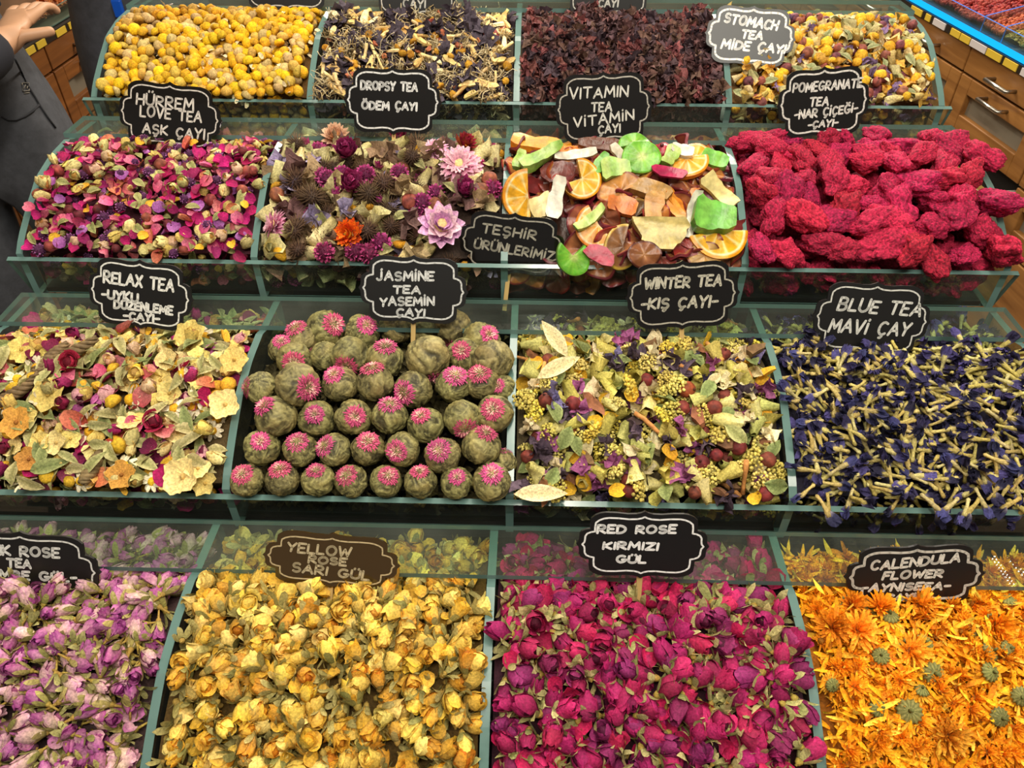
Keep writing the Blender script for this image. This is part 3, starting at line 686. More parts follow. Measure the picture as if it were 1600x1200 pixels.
def strokes_g(g, lines, sw, z, c):
    r8 = np.arange(8) / 8 * 2 * PI
    for pl in lines:
        pl = np.asarray(pl, float)
        for a, b in zip(pl[:-1], pl[1:]):
            d = b - a; l = np.linalg.norm(d)
            if l < 1e-9: continue
            nn = np.array([-d[1], d[0]]) / l * sw / 2
            g.add([(*(a + nn), z), (*(a - nn), z), (*(b - nn), z), (*(b + nn), z)], [(0, 1, 2, 3)], c=c)
        for p in pl:
            v = np.concatenate([[[p[0], p[1], z]], np.stack([p[0] + np.cos(r8) * sw / 2, p[1] + np.sin(r8) * sw / 2, np.full(8, z)], -1)])
            g.add(v, t=[(0, 1 + i, 1 + (i + 1) % 8) for i in range(8)], c=c)
def write(text, x, y, h, width, slant, rs):
    """polylines for a line of capitals centred on x, baseline y"""
    tot = sum(GL[ch][0] for ch in text) + .22 * (len(text) - 1); k = width / tot; cx = x - width / 2; out = []
    for ch in text:
        wch, pls = GL[ch]; dy = rs.uniform(-.05, .05) * h; hs = h * rs.uniform(.94, 1.08)
        for pl in pls: out.append([(cx + (px + slant * py) * k * 1.0 + rs.uniform(-.008, .008) * h, y + dy + py * hs + rs.uniform(-.012, .012) * h) for px, py in pl])
        cx += (wch + .22) * k
    return out
_Q = [(0, 1), (.045, .955), (.12, .92), (.25, .91), (.42, .94), (.58, .945), (.66, .92), (.735, .86), (.79, .77), (.80, .63), (.80, .46), (.86, .44), (.925, .385), (.955, .29), (.957, .18), (.965, .08), (1, 0)]
OUT = [(x, y) for x, y in _Q] + [(x, -y) for x, y in _Q[-2::-1]] + [(-x, -y) for x, y in _Q[1:]] + [(-x, y) for x, y in _Q[-2:0:-1]]
OUT = np.array(OUT)
M_BOARD = plain('black_sign_board', (15, 14, 14), .42); M_GLOSS = plain('glossy_sign_board', (17, 14, 12), .16, coat=.4)
M_GLAREB = plain('glare_grey_sign_board', (46, 49, 51), .35); M_REFLB = plain('reflection_brown_sign_board', (58, 42, 18), .12, coat=.4)  # glare painted into the grey board, a reflection into the brown one
M_STICK = plain('sign_stick', (190, 160, 100), .7)
_ink = {}
def ink(c):
    if c not in _ink: _ink[c] = plain('white_marker', c, .55)
    return _ink[c]
def sign(label, at, size, roll, lines, p0, tilt=26, turn=0, board=M_BOARD, inkc=(214, 214, 208), bord=None, sw=.0022, bw=.0016, slant=.06, stick=True, seed=0):
    th = math.radians(tilt); tn = math.radians(turn); n = np.array([math.sin(tn) * math.cos(th), -math.cos(tn) * math.cos(th), math.sin(th)])
    P = on_plane(*at, p0, n); dep = (P - CAM) @ FW; W = size[0] * dep / FPX / 2; H = W * size[1]
    xr = np.cross(np.array([0, 0, 1.]), n) * 1.0; xr = xr / np.linalg.norm(xr); yr = np.cross(n, xr)
    a = math.radians(-roll); X = xr * math.cos(a) + yr * math.sin(a); Y = -xr * math.sin(a) + yr * math.cos(a)
    m = np.eye(4); m[:3, 0], m[:3, 1], m[:3, 2], m[:3, 3] = X, Y, n, P
    root = thing('tea_sign', label, 'sign', group=None); root.matrix_world = Matrix(m.tolist())
    o = OUT * np.array([W, H]); N = len(o); T = .0026
    V = np.concatenate([np.c_[o, np.full(N, T / 2)], np.c_[o, np.full(N, -T / 2)], [[0, 0, T / 2], [0, 0, -T / 2]]])
    t = [(2 * N, (i + 1) % N, i) for i in range(N)] + [(2 * N + 1, N + i, N + (i + 1) % N) for i in range(N)]; q = [(i, (i + 1) % N, N + (i + 1) % N, N + i) for i in range(N)]
    link('board', mesh('board', G().add(V, q, t), board, False), root)
    rs = np.random.default_rng(seed + 5); g = G(); z = T / 2 + .0003; s1 = 1 - .0052 / H; s1x = 1 - .0052 / W
    ln = [list(o * [s1x, s1])]; ln[0].append(ln[0][0]); strokes_g(g, ln, bw, z, (200, 200, 200))
    link('border_line', mesh('border_line', g, ink(bord or inkc), False), root)
    g = G()
    for j, (tx, x, y, h, wd, *rest) in enumerate(lines):
        y = (y + .09 * h) * .92 - .01; x *= .92; wd *= .93; h *= .80; pls = write(tx, 0, 0, h * H, wd * W, slant, rs); ra = math.radians(rest[0] if rest else 0)
        pls = [[(x * W + px * math.cos(ra) - py * math.sin(ra), y * H + px * math.sin(ra) + py * math.cos(ra)) for px, py in pl] for pl in pls]
        strokes_g(g, pls, sw, z, (200, 200, 200))
    link('lettering', mesh('lettering', g, ink(inkc), False), root)
    if stick:
        box('stick', (-.0025, -H - .045, -T / 2 - .003), (.0025, -H * .3, -T / 2 - .0003), M_STICK, root)
    return root
# ------------------------------------------------------------------ what lies in the sixteen compartments
U = lambda a, b: float(rng.uniform(a, b))
def pick(L): return L[rng.integers(len(L))]
# -- topmost tray: chamomile
ch = lambda who: kind('chamomile_head', 1, lambda i: chamomile(U(.0068, .0086), *[((244, 196, 30), (200, 142, 16)), ((236, 186, 40), (178, 126, 24)), ((222, 184, 84), (168, 128, 46)), ((214, 186, 122), (156, 124, 70))][i % 4], petals=[0, 0, 0, 3, 5][i % 5]), 10,
    label=['bright yellow dried chamomile head in the end compartment of the topmost tray', 'deep yellow dried chamomile head in the end compartment of the topmost tray',
           'tan dried chamomile head in the end compartment of the topmost tray', 'pale buff dried chamomile head in the end compartment of the topmost tray'] * 5, cat='dried flower', group='chamomile heads in the topmost tray', how='up')
K_ch = ch(0); K_ch['label'] = [K_ch['label'][i % 4] for i in range(10)]
heap(0, 0, [K_ch], .0118, .013, .007, (92, 66, 16), ('chamomile', 'small yellow chamomile heads and crumbs filling the leftmost compartment of the topmost tray', 'dried flowers'), 1, .008)
# -- dropsy tea
k1 = kind('wood_chip', 2.4, lambda i: chip(U(.02, .042), U(.006, .011), U(.002, .004), pick([(232, 206, 146), (222, 190, 120), (240, 220, 170), (214, 176, 104)])), 8, M_CHIP, 'cream coloured wood chip in the mixed tea behind the DROPSY TEA sign', 'tea chip', 'wood chips in the dropsy tea', how='flat')
k2 = kind('purple_leaf', 2.6, lambda i: crumple(U(.014, .021), 3, (60, 52, 62), (98, 86, 98), .5), 7, M_PETAL, 'crumpled grey purple dried petal in the mixed tea behind the DROPSY TEA sign', 'dried petal', 'purple petals in the dropsy tea', how='flat')
k3 = kind('root_stick', 1.2, lambda i: stick(U(.018, .034), U(.0016, .003), pick([(228, 200, 140), (206, 170, 108), (190, 150, 90)])), 6, M_CHIP, 'straw coloured root stick in the mixed tea behind the DROPSY TEA sign', 'tea stick', 'root sticks in the dropsy tea', how='flat')
k4 = kind('red_peel', .9, lambda i: chip(U(.009, .016), U(.007, .011), .003, pick([(160, 78, 58), (138, 64, 52), (176, 100, 70)]), .3), 5, M_CHIP, 'reddish brown rosehip shell in the mixed tea behind the DROPSY TEA sign', 'tea chip', 'rosehip shells in the dropsy tea', how='flat')
def fluff(i):
    g = G()
    for k in range(16): g.join(stick(U(.012, .024), .0005, pick([(226, 212, 168), (206, 186, 136), (150, 130, 84)]), .25), rot_to(rng.normal(size=3)), rng.normal(size=3) * .004)
    return g
k5 = kind('straw', 2.0, fluff, 5, ind=False, how='rand'); k6 = kind('yellow_bit', .5, lambda i: chamomile(U(.005, .007), (222, 172, 50), (160, 112, 24)), 3, ind=False)
heap(0, 1, [k1, k2, k3, k4, k5, k6], .0122, .0115, .004, (70, 58, 46), ('herb_straw', 'fine pale straw and herb crumbs among the chips of the dropsy tea', 'dried herbs'), 2, .008)
# -- hibiscus
hb = kind('hibiscus_petal', 1, lambda i: crumple(U(.013, .019), 4, *[((50, 34, 38), (100, 74, 78)), ((58, 38, 40), (122, 86, 84)), ((40, 30, 36), (84, 66, 74)), ((92, 48, 52), (160, 96, 92)), ((56, 38, 38), (124, 92, 80))][i % 5], .62), 10, M_PETAL,
    ['dark brown crumpled hibiscus flower in the compartment behind the VITAMIN TEA sign', 'wine brown crumpled hibiscus flower in the compartment behind the VITAMIN TEA sign', 'purple black crumpled hibiscus flower in the compartment behind the VITAMIN TEA sign',
     'reddish pink hibiscus flower among darker ones behind the VITAMIN TEA sign', 'brown hibiscus flower with tan tips behind the VITAMIN TEA sign'] * 2, 'dried flower', 'hibiscus flowers in the topmost tray', how='rand', size=(.7, 1.1))
heap(0, 2, [hb], .0104, .0105, .005, (34, 20, 24), ('hibiscus', 'dark hibiscus shreds filling the gaps of the hibiscus compartment', 'dried flowers'), 3, .010)
# -- stomach tea
s1 = kind('chamomile_head', 2.2, lambda i: chamomile(U(.0065, .0085), (238, 188, 50), (196, 140, 24), [0, 4][i % 2]), 6, label='yellow chamomile head in the mixed tea under the STOMACH TEA sign', group='chamomile heads in the stomach tea', how='up')
s2 = kind('linden_flower', 4.2, lambda i: curlflower(U(.013, .020), *pick([((232, 214, 160), (190, 164, 100)), ((222, 200, 130), (180, 148, 70)), ((206, 196, 140), (150, 144, 90))])), 7, label='cream curled blossom in the mixed tea under the STOMACH TEA sign', cat='dried flower', group='cream blossoms in the stomach tea')
s3 = kind('rosehip_berry', 1.5, lambda i: berry(U(.006, .0078), pick([(140, 76, 78), (156, 90, 72), (126, 70, 84)])), 5, M_CHIP, 'mauve brown dried berry in the mixed tea under the STOMACH TEA sign', 'dried berry', 'berries in the stomach tea')
s4 = kind('orange_petal', 2.0, lambda i: crumple(U(.012, .018), 2, (216, 150, 50), (236, 196, 96), .4), 5, label='orange yellow curled petal in the mixed tea under the STOMACH TEA sign', cat='dried petal', group='orange petals in the stomach tea')
s5 = kind('sage_leaf', 1.2, lambda i: leaf(U(.016, .024), U(.004, .006), (170, 172, 126), (120, 126, 84)), 5, label='grey green leaf in the mixed tea under the STOMACH TEA sign', cat='dried leaf', group='leaves in the stomach tea', how='flat')
s6 = kind('purple_bit', .8, lambda i: crumple(.011, 2, (90, 70, 100), (130, 104, 140)), 3, ind=False)
heap(0, 3, [s1, s2, s3, s4, s5, s6], .0120, .0120, .005, (96, 72, 34), ('herb_crumbs', 'cream and yellow herb crumbs among the blossoms of the stomach tea', 'dried herbs'), 4, .008)

# -- second tray: love tea
PC = [((150, 20, 84), (196, 34, 110)), ((126, 22, 74), (168, 40, 100)), ((196, 60, 110), (230, 130, 156)), ((130, 60, 130), (176, 110, 176)), ((228, 170, 40), (240, 196, 70)), ((200, 96, 70), (222, 140, 104)), ((186, 76, 96), (220, 140, 140)), ((100, 24, 60), (140, 36, 76))]
PN = ['magenta', 'deep wine', 'pink', 'lilac', 'yellow', 'orange', 'coral', 'dark plum']
lv1 = kind('rose_petal', 7, lambda i: petal(U(.011, .016), U(.0048, .0072), U(.3, .8), U(-.4, .5), *PC[[0, 1, 2, 3, 0, 4, 1, 5, 6, 7, 0, 2][i]]), 12, label=[PN[j] + ' rose petal in the petal mix under the love tea sign' for j in [0, 1, 2, 3, 0, 4, 1, 5, 6, 7, 0, 2]], cat='dried petal', group='rose petals in the love tea', how='flat')
YB = [((196, 172, 96), (236, 204, 110)), ((206, 180, 116), (232, 214, 150)), ((190, 150, 110), (226, 190, 160)), ((170, 160, 96), (206, 196, 130))]
lv2 = kind('dried_rosebud', 1.7, lambda i: rosebud(U(.013, .018), U(.0058, .0078), 5, U(.1, .7), *YB[i % 4], core=(170, 120, 60)), 8, label=['yellow dried rosebud in the petal mix under the love tea sign', 'cream dried rosebud in the petal mix under the love tea sign', 'peach dried rosebud in the petal mix under the love tea sign', 'greenish dried rosebud in the petal mix under the love tea sign'] * 2, group='rosebuds in the love tea')
lv3 = kind('rose_leaf', 1.4, lambda i: leaf(U(.014, .02), U(.0045, .0065), (176, 172, 112), (126, 128, 76)), 5, label='small green leaf in the petal mix under the love tea sign', cat='dried leaf', group='leaves in the love tea', how='flat')
lv4 = kind('red_berry', .8, lambda i: berry(U(.0052, .0068), pick([(190, 100, 84), (110, 40, 44), (150, 70, 60)])), 4, M_CHIP, 'round reddish berry in the petal mix under the love tea sign', 'dried berry', 'berries in the love tea')
lv5 = kind('purple_bud', .9, lambda i: globe(U(.0055, .007), (130, 60, 120), (170, 110, 170), 40), 3, label='small purple bobble flower in the petal mix under the love tea sign', group='purple bobbles in the love tea')
heap(1, 0, [lv1, lv2, lv3, lv4, lv5], .0104, .0115, .006, (70, 26, 40), ('petal_mix', 'magenta and yellow petals filling the leftmost compartment of the second tray', 'dried petals'), 5, .006)
# -- display flowers
MAG = [((150, 40, 104), (204, 84, 150)), ((120, 28, 84), (184, 60, 126))]
d1 = kind('cone_flower', 1.4, lambda i: spiky(U(.013, .018)), 5, M_CHIP, None, 'dried flower', None, how='up')
d2 = kind('strawflower', .45, lambda i: rayed(U(.013, .017), 3, MAG, (180, 120, 130), .9, n0=14), 4, how='up')
d3 = kind('globe_amaranth', .8, lambda i: globe(U(.010, .012), (150, 40, 100), (196, 84, 140)), 3, how='rand')
d4 = kind('cream_blossom', 2.4, lambda i: curlflower(U(.020, .028), (226, 214, 160), (180, 164, 104)), 5)
d5 = kind('dark_blossom', 2.0, lambda i: crumple(U(.022, .030), 4, *pick([((84, 60, 60), (140, 104, 100)), ((100, 78, 60), (150, 122, 96)), ((72, 64, 74), (124, 114, 124)), ((120, 96, 70), (170, 146, 110))]), .5), 7)
d6 = kind('lilac_blossom', .45, lambda i: crumple(U(.018, .026), 4, (124, 108, 150), (176, 164, 190), .5), 4)
d7 = kind('yellow_button', .7, lambda i: chamomile(U(.008, .010), (216, 166, 40), (160, 112, 20)), 3)
d8 = kind('green_leaf', 1.6, lambda i: leaf(U(.024, .036), U(.006, .009), (180, 174, 120), (110, 108, 66)), 5, how='flat')
d9 = kind('rosehip_berry', .7, lambda i: berry(U(.008, .010), (150, 84, 62), (100, 50, 40)), 3, M_CHIP)
DK = [d1, d2, d3, d4, d5, d6, d7, d8, d9]
words = {'cone_flower': ('spiky brown cone flower', 'cone flowers'), 'strawflower': ('closed magenta strawflower', 'closed strawflowers'), 'globe_amaranth': ('round magenta globe flower', 'globe flowers'), 'cream_blossom': ('cream shrivelled blossom', 'cream blossoms'),
         'dark_blossom': ('dark crumpled blossom', 'dark blossoms'), 'lilac_blossom': ('lilac grey crumpled blossom', 'lilac blossoms'), 'yellow_button': ('mustard yellow button flower', 'button flowers'), 'green_leaf': ('pale green curled leaf', 'leaves'), 'rosehip_berry': ('brown dried rosehip', 'rosehips')}
for K in DK: K['label'] = words[K['name']][0] + ' in the mixed flower display left of the fruit slices'; K['group'] = words[K['name']][1] + ' in the flower display'; K['cat'] = 'dried berry' if 'berry' in K['name'] else 'dried leaf' if 'leaf' in K['name'] else 'dried flower'
heap(1, 1, DK, .0175, .0155, .004, (58, 44, 34), ('flower_debris', 'brown and purple flower debris under the large blossoms of the display', 'dried flowers'), 6, .008, clear=(-.085, .09, .128))
def lay(K, i, k, px, py, off, s, label, tilt=None, spin=None, group=None):
    """one piece laid on the heap of tray k at a measured spot; tilt = the way its face points"""
    p, nrm = on_heap(k, px, py, off); z = np.array(tilt, float) if tilt is not None else nrm + rng.normal(size=3) * .2
    R = rot_to(z)
    if spin is not None:
        xr = RT - (RT @ R[:, 2]) * R[:, 2]; xr /= np.linalg.norm(xr); yr = np.cross(R[:, 2], xr); a = math.radians(spin)
        R = np.stack([xr * math.cos(a) + yr * math.sin(a), -xr * math.sin(a) + yr * math.cos(a), R[:, 2]], 1)
    o = put(K, i, R, p, s, label); o['group'] = group
    if group is None: del o['group']
    return o
PINK = [((226, 150, 186), (236, 196, 206)), ((214, 120, 170), (230, 170, 196))]
big = kind('strawflower', 1, lambda i: [lambda: rayed(.024, 4, PINK, (228, 200, 140), 0, n0=22), lambda: rayed(.021, 4, [((214, 80, 20), (240, 130, 30)), ((200, 50, 24), (226, 96, 26))], (226, 170, 40), .2, n0=16, wid=.4), lambda: rayed(.021, 4, [((130, 20, 40), (170, 40, 60)), ((200, 120, 40), (150, 30, 50))], (220, 150, 40), .5, n0=15),
        lambda: rayed(.026, 4, MAG, (150, 50, 90), .8, n0=20, wid=.36), lambda: rayed(.022, 4, [((226, 170, 130), (240, 206, 170))], (220, 170, 100), .3, n0=16), lambda: rayed(.026, 3, [((190, 120, 190), (226, 180, 214)), ((216, 160, 190), (240, 214, 222))], (216, 190, 130), .25, n0=10, wid=.5)][i](), 6)
for px, py, i, sc, lb, tl in [(718, 258, 0, 1.15, 'large open pale pink strawflower facing up in the flower display', (0, -.7, .8)), (545, 366, 1, 1.0, 'bright orange strawflower near the front of the flower display', (-.3, -.8, .6)), (726, 226, 2, .95, 'dark red and orange strawflower at the back of the flower display', (.5, -.3, .8)),
        (541, 236, 3, 1.05, 'magenta closed strawflower at the back of the flower display below the dropsy sign', (.1, -.6, .8)), (546, 288, 3, 1.12, 'magenta closed strawflower in the middle of the flower display', (.3, -.6, .7)), (524, 213, 4, 1.0, 'peach coloured open strawflower at the back of the flower display', (0, -.4, .9)),
        (690, 352, 5, 1.15, 'large lilac pink ragged flower beside the DISPLAY sign at the front of the flowers', (.2, -.7, .7)), (726, 296, 3, .95, 'magenta strawflower below the large open pink one', (.2, -.7, .8)), (428, 352, 0, .8, 'pink strawflower standing edge on against the left divider of the flower display', (-.9, -.3, .4)), (622, 214, 3, .85, 'magenta strawflower at the back beside the sign edge', (0, -.3, 1)), (678, 234, 0, .72, 'small pink strawflower beside the large open pink one', (-.5, -.3, .8))]:
    lay(big, i, 1, px, py, .016, sc, lb.replace('DISPLAY sign', 'display products sign'), tl)
for px, py, K, i, lb in [(464, 226, d1, 0, 'spiky brown cone flower at the back left corner of the flower display'), (644, 246, d1, 1, 'spiky brown cone flower at the back middle of the flower display'), (600, 288, d1, 2, 'dark spiky cone flower in the middle of the flower display'), (576, 304, d1, 3, 'brown spiky cone flower just in front of the middle strawflower'), (488, 310, d1, 4, 'dark brown spiky cone flower left of the middle of the display'), (460, 362, d1, 1, 'spiky brown cone flower near the left divider of the display'),
        (512, 281, d3, 0, 'magenta globe flower left of the middle strawflower'), (624, 270, d3, 1, 'magenta globe flower in front of the back cone flower'), (507, 394, d3, 2, 'magenta globe flower at the front left of the flower display'), (571, 273, d3, 0, 'small magenta globe flower right of the middle strawflower'), (538, 328, d6, 0, 'blue lilac crumpled blossom above the orange strawflower'), (642, 348, d5, 0, 'purple black crumpled blossom left of the lilac pink flower')]:
    lay(K, i, 1, px, py, .014, 1.05, lb)
# -- dried fruit
fr_fill = kind('dried_apple_chip', 3, lambda i: ringslice(U(.019, .025), pick([(120, 40, 44), (150, 60, 40), (106, 46, 50)]), pick([(176, 116, 70), (150, 84, 62), (196, 130, 60), (140, 66, 56)]), (120, 70, 50), (0, U(3.0, 6.28)) if i % 2 else (0, 2 * PI), .004, .22), 9, M_FRUIT, 'brown red dried apple slice in the fruit slices compartment', 'dried fruit', 'apple slices in the fruit compartment', how='flat')
fr_red = kind('dried_beet_chip', .9, lambda i: chip(U(.026, .038), U(.018, .024), .003, pick([(150, 26, 60), (130, 40, 50), (110, 40, 44)]), .2), 4, M_FRUIT, 'dark red dried chip in the fruit slices compartment', 'dried fruit', 'red chips in the fruit compartment', how='flat')
fr_pap = kind('candied_papaya', .4, lambda i: slab(U(.03, .04), .014, .008, (236, 140, 30), (246, 166, 60)), 3, M_FRUIT, 'orange candied papaya strip in the fruit slices compartment', 'dried fruit', 'papaya strips in the fruit compartment', how='flat')
heap(1, 2, [fr_fill, fr_red, fr_pap], .026, .022, .004, (70, 40, 22), ('fruit_pieces', 'brown dried fruit pieces at the bottom of the fruit compartment', 'dried fruit'), 7, .008, mat=M_FRUIT, clear=(-.085, .085, .118))
def one(nm, make): return kind(nm, 1, lambda i: make(), 1, M_FRUIT, None, 'dried fruit', how='flat')
HALF = (0, PI * 1.02)
LM1, LM2, GRN1, GRN2 = (138, 190, 62), (178, 206, 106), (84, 166, 56), (130, 196, 84)
FR = [(824, 306, 'dried_orange_slice', lambda: citrus(.030, .005, (.3, PI + .4)), .028, 'half orange slice standing on edge against the left divider of the fruit compartment', (.35, -.8, .5), 75),
      (908, 280, 'dried_orange_slice', lambda: citrus(.024, .006, (0, 4.6)), .022, 'thick orange slice leaning up between coconut and green candied fruit', (.2, -.7, .7), 200), (1072, 250, 'dried_orange_slice', lambda: citrus(.026, .008, (2.9, 6.5)), .020, 'thick half orange slice lying at the back right of the fruit', (0, -.45, .9), 0),
      (936, 352, 'dried_orange_slice', lambda: citrus(.027, .004, (2.2, 5.6)), .018, 'half orange slice in the middle beside the fig halves', (-.2, -.7, .7), -10), (1122, 362, 'dried_orange_slice', lambda: citrus(.034, .006, (3.2, 6.2)), .016, 'curved half orange slice below the green candied melon at the right divider', (.1, -.6, .8), 8),
      (1088, 246, 'dried_orange_slice', lambda: citrus(.022, .005, (0, 2 * PI)), .012, 'round orange slice under the thick half slice at the back right', (0, -.3, 1), 0),
      (838, 226, 'candied_papaya', lambda: slab(.060, .022, .010, (240, 130, 16), (250, 164, 50), .1), .014, 'large orange candied papaya strip at the back left of the fruit', (0, -.3, 1), -12), (884, 238, 'candied_papaya', lambda: slab(.05, .018, .008, (238, 136, 24), (248, 160, 50), .1), .006, 'orange candied papaya strip behind the white coconut', (0, -.3, 1), -8),
      (846, 244, 'candied_melon', lambda: slab(.056, .014, .011, LM1, LM2, .12, .35, twist=.5), .026, 'light green candied melon strip across the papaya', (0, -.6, .8), 34), (812, 250, 'candied_melon', lambda: slab(.024, .012, .008, LM1, LM2, .1), .020, 'small green candied melon piece beside the left divider', (0, -.6, .8), 70),
      (898, 241, 'coconut_strip', lambda: slab(.050, .011, .004, (214, 206, 186), (228, 222, 204), .2), .024, 'white coconut strip lying across the back of the fruit', (0, -.6, .8), 8), (869, 309, 'coconut_strip', lambda: slab(.048, .017, .006, (212, 206, 186), (228, 222, 204), .15), .022, 'white coconut strip standing upright beside the orange slices', (0, -.75, .6), 78),
      (1082, 335, 'coconut_strip', lambda: slab(.054, .012, .006, (214, 208, 190), (230, 224, 208), .35), .022, 'long curved white coconut strip left of the green candied melon', (0, -.75, .6), 76), (1066, 235, 'coconut_strip', lambda: slab(.026, .014, .006, (216, 210, 192), (230, 226, 210), .1), .030, 'short white coconut piece on top of the back orange slice', (0, -.5, .9), -20), (978, 252, 'coconut_strip', lambda: slab(.050, .012, .005, (236, 216, 190), (250, 240, 222), .25), .016, 'coconut strip with brown rim left of the round green slice', (.1, -.6, .8), -48),
      (1002, 246, 'candied_kiwi', lambda: kiwi(.023, .007), .026, 'round light green candied slice at the back of the fruit', (0, -.75, .7), 0), (991, 228, 'candied_kiwi', lambda: kiwi(.02, .007, (0, PI)), .022, 'green candied half slice behind the round green one', (0, -.4, .9), 10), (962, 264, 'candied_kiwi', lambda: slab(.034, .022, .010, (120, 190, 70), LM2, .1, .2), .020, 'translucent green candied chunk in the middle back of the fruit', (0, -.6, .8), 4), (938, 256, 'candied_melon', lambda: slab(.028, .013, .009, GRN1, GRN2, .1, .2), .022, 'small bright green candied piece beside the thick orange slice', (0, -.6, .8), 58),
      (1048, 245, 'candied_melon', lambda: slab(.026, .016, .008, LM1, LM2, .1), .026, 'green candied piece left of the back orange slice', (0, -.5, .8), 60), (1116, 250, 'candied_melon', lambda: slab(.032, .018, .010, LM1, GRN2, .1), .018, 'green candied piece in the back right corner of the fruit', (0, -.5, .8), -22), (1114, 338, 'candied_melon', lambda: slab(.046, .034, .016, GRN1, GRN2, .3, .1, .12), .030, 'large bright green candied melon piece near the right divider', (.1, -.6, .8), -12), (922, 342, 'candied_melon', lambda: slab(.040, .011, .007, LM1, (216, 236, 150), .35), .022, 'thin pale green candied strip above the middle half orange slice', (-.1, -.6, .8), 38),
      (895, 401, 'candied_kiwi', lambda: kiwi(.022, .006, (.3, 4.9)), .016, 'green kiwi slice leaning over the front glass beside the display sign', (.3, -.8, .5), 120),
      (972, 386, 'dried_fig_half', lambda: ringslice(.026, (206, 176, 70), (130, 92, 48), (110, 74, 40), (0, 4.4), .008, .1), .018, 'fig half with yellow rim near the front of the fruit', (.1, -.8, .6), 75), (1018, 296, 'dried_fig_half', lambda: chip(.052, .022, .010, (176, 130, 66), .1), .018, 'brown pear wedge with ragged edge in the middle back', (0, -.5, .9), -18), (994, 340, 'dried_fig_half', lambda: ringslice(.024, (150, 110, 50), (104, 72, 40), (90, 60, 34), (0, 3.6), .007, .15), .010, 'dark fig half behind the pale pineapple wedge', (-.2, -.7, .7), 30),
      (1034, 366, 'dried_pineapple', lambda: slab(.036, .052, .010, (212, 184, 106), (226, 204, 134), .15, -.4, .1), .024, 'pale yellow pineapple wedge lying in the middle front of the fruit', (0, -.7, .7), 88), (1124, 300, 'dried_pineapple', lambda: slab(.048, .02, .006, (222, 196, 120), (238, 218, 150), .3, .3), .020, 'pale curled pineapple strip at the right divider', (.1, -.6, .8), -48), (846, 322, 'dried_pineapple', lambda: slab(.03, .026, .006, (212, 190, 114), (224, 208, 144), .1), .014, 'pale pineapple piece behind the standing orange slice', (.1, -.6, .8), 20),
      (1022, 326, 'candied_papaya', lambda: slab(.038, .02, .008, (196, 138, 70), (214, 164, 92), .15), .022, 'light orange ragged strip above the pineapple wedge', (0, -.7, .7), 84), (972, 322, 'dried_apricot', lambda: slab(.034, .02, .008, (224, 128, 40), (210, 110, 50), .15), .020, 'orange brown apricot piece in the middle of the fruit', (0, -.6, .8), -16), (970, 300, 'dried_apple_chip', lambda: ringslice(.028, (150, 80, 50), (196, 134, 70), (170, 110, 56), (0, 5.2)), .016, 'tan curled apple slice in the middle of the fruit', (0, -.5, .8), 20),
      (1046, 270, 'dried_beet_chip', lambda: chip(.050, .017, .003, (176, 26, 72), .15), .020, 'bright magenta beet chip below the back orange slice', (0, -.5, .9), -10), (938, 398, 'dried_beet_chip', lambda: chip(.040, .02, .003, (176, 30, 70), .12), .018, 'bright pink beet chip near the front glass of the fruit', (0, -.7, .7), -28), (1036, 241, 'dried_strawberry', lambda: berry(.013, (186, 44, 40), (150, 30, 30)), .018, 'glossy red dried strawberry beside the back orange slice', None, None), (1074, 388, 'dried_strawberry', lambda: chip(.046, .024, .008, (150, 36, 32), .15), .012, 'dark red glossy dried strawberry slice at the front of the fruit', (0, -.6, .8), 25),
      (1006, 398, 'dried_apple_chip', lambda: ringslice(.019, (90, 40, 36), (140, 84, 54), (190, 130, 80)), .020, 'small round brown apple ring at the front of the fruit', (.1, -.8, .6), 0), (870, 268, 'dried_beet_chip', lambda: chip(.044, .03, .003, (112, 46, 46), .12), .016, 'large dark brown red chip at the back left of the fruit', (0, -.5, .9), 5), (944, 226, 'dried_beet_chip', lambda: chip(.064, .02, .004, (110, 54, 40), .12), .016, 'long dark brown chip at the back middle of the fruit', (0, -.4, .9), -5), (1100, 400, 'dried_apple_chip', lambda: ringslice(.02, (130, 60, 40), (206, 156, 96), (180, 120, 70)), .014, 'pale apple slice at the front right corner of the fruit', (0, -.7, .7), 0)]
for px, py, nm, mk, off, lb, tl, sp in FR: lay(one(nm, mk), 0, 1, px, py, off, 1.0, lb, tl, sp)
# -- pomegranate flowers
pg = kind('pomegranate_flower', 1, lambda i: clump(U(.025, .029), *[((208, 34, 84), (112, 16, 46)), ((194, 30, 82), (98, 12, 44)), ((218, 42, 80), (122, 18, 44)), ((200, 38, 72), (106, 16, 40))][i % 4]), 8, M_CLUMP, None, 'dried flower', how='flat')
xs = (-SIDE,) + DIV[1] + (SIDE,); rows = 9; ORD = ['first', 'second', 'third', 'fourth', 'fifth', 'sixth', 'seventh', 'eighth', 'ninth', 'tenth']
RW = ['frontmost row', 'second row from the front', 'third row from the front', 'fourth row from the front', 'fifth row from the front', 'sixth row from the front', 'seventh row from the front', 'eighth row from the front', 'back row under the ledge']
for r in range(rows):
    n = 8 if r % 2 else 9
    for j in range(n):
        d = .172 - r * .0262 + U(-.008, .008); x = xs[3] + .018 + (j + (.5 if r % 2 else 0)) * (xs[4] - xs[3] - .036) / 8 + U(-.009, .009)
        if d < -.005: off, s = -.006, .72
        else: off, s = .012 + U(-.008, .011), U(.72, 1.06)
        p, nrm = surf(1, x, d, off); put(pg, rng.integers(8), pose(nrm, 'flat'), p, s, 'knobbly red pomegranate flower, ' + ORD[j] + ' from the divider in the ' + RW[r], 'pomegranate flowers in the second tray')
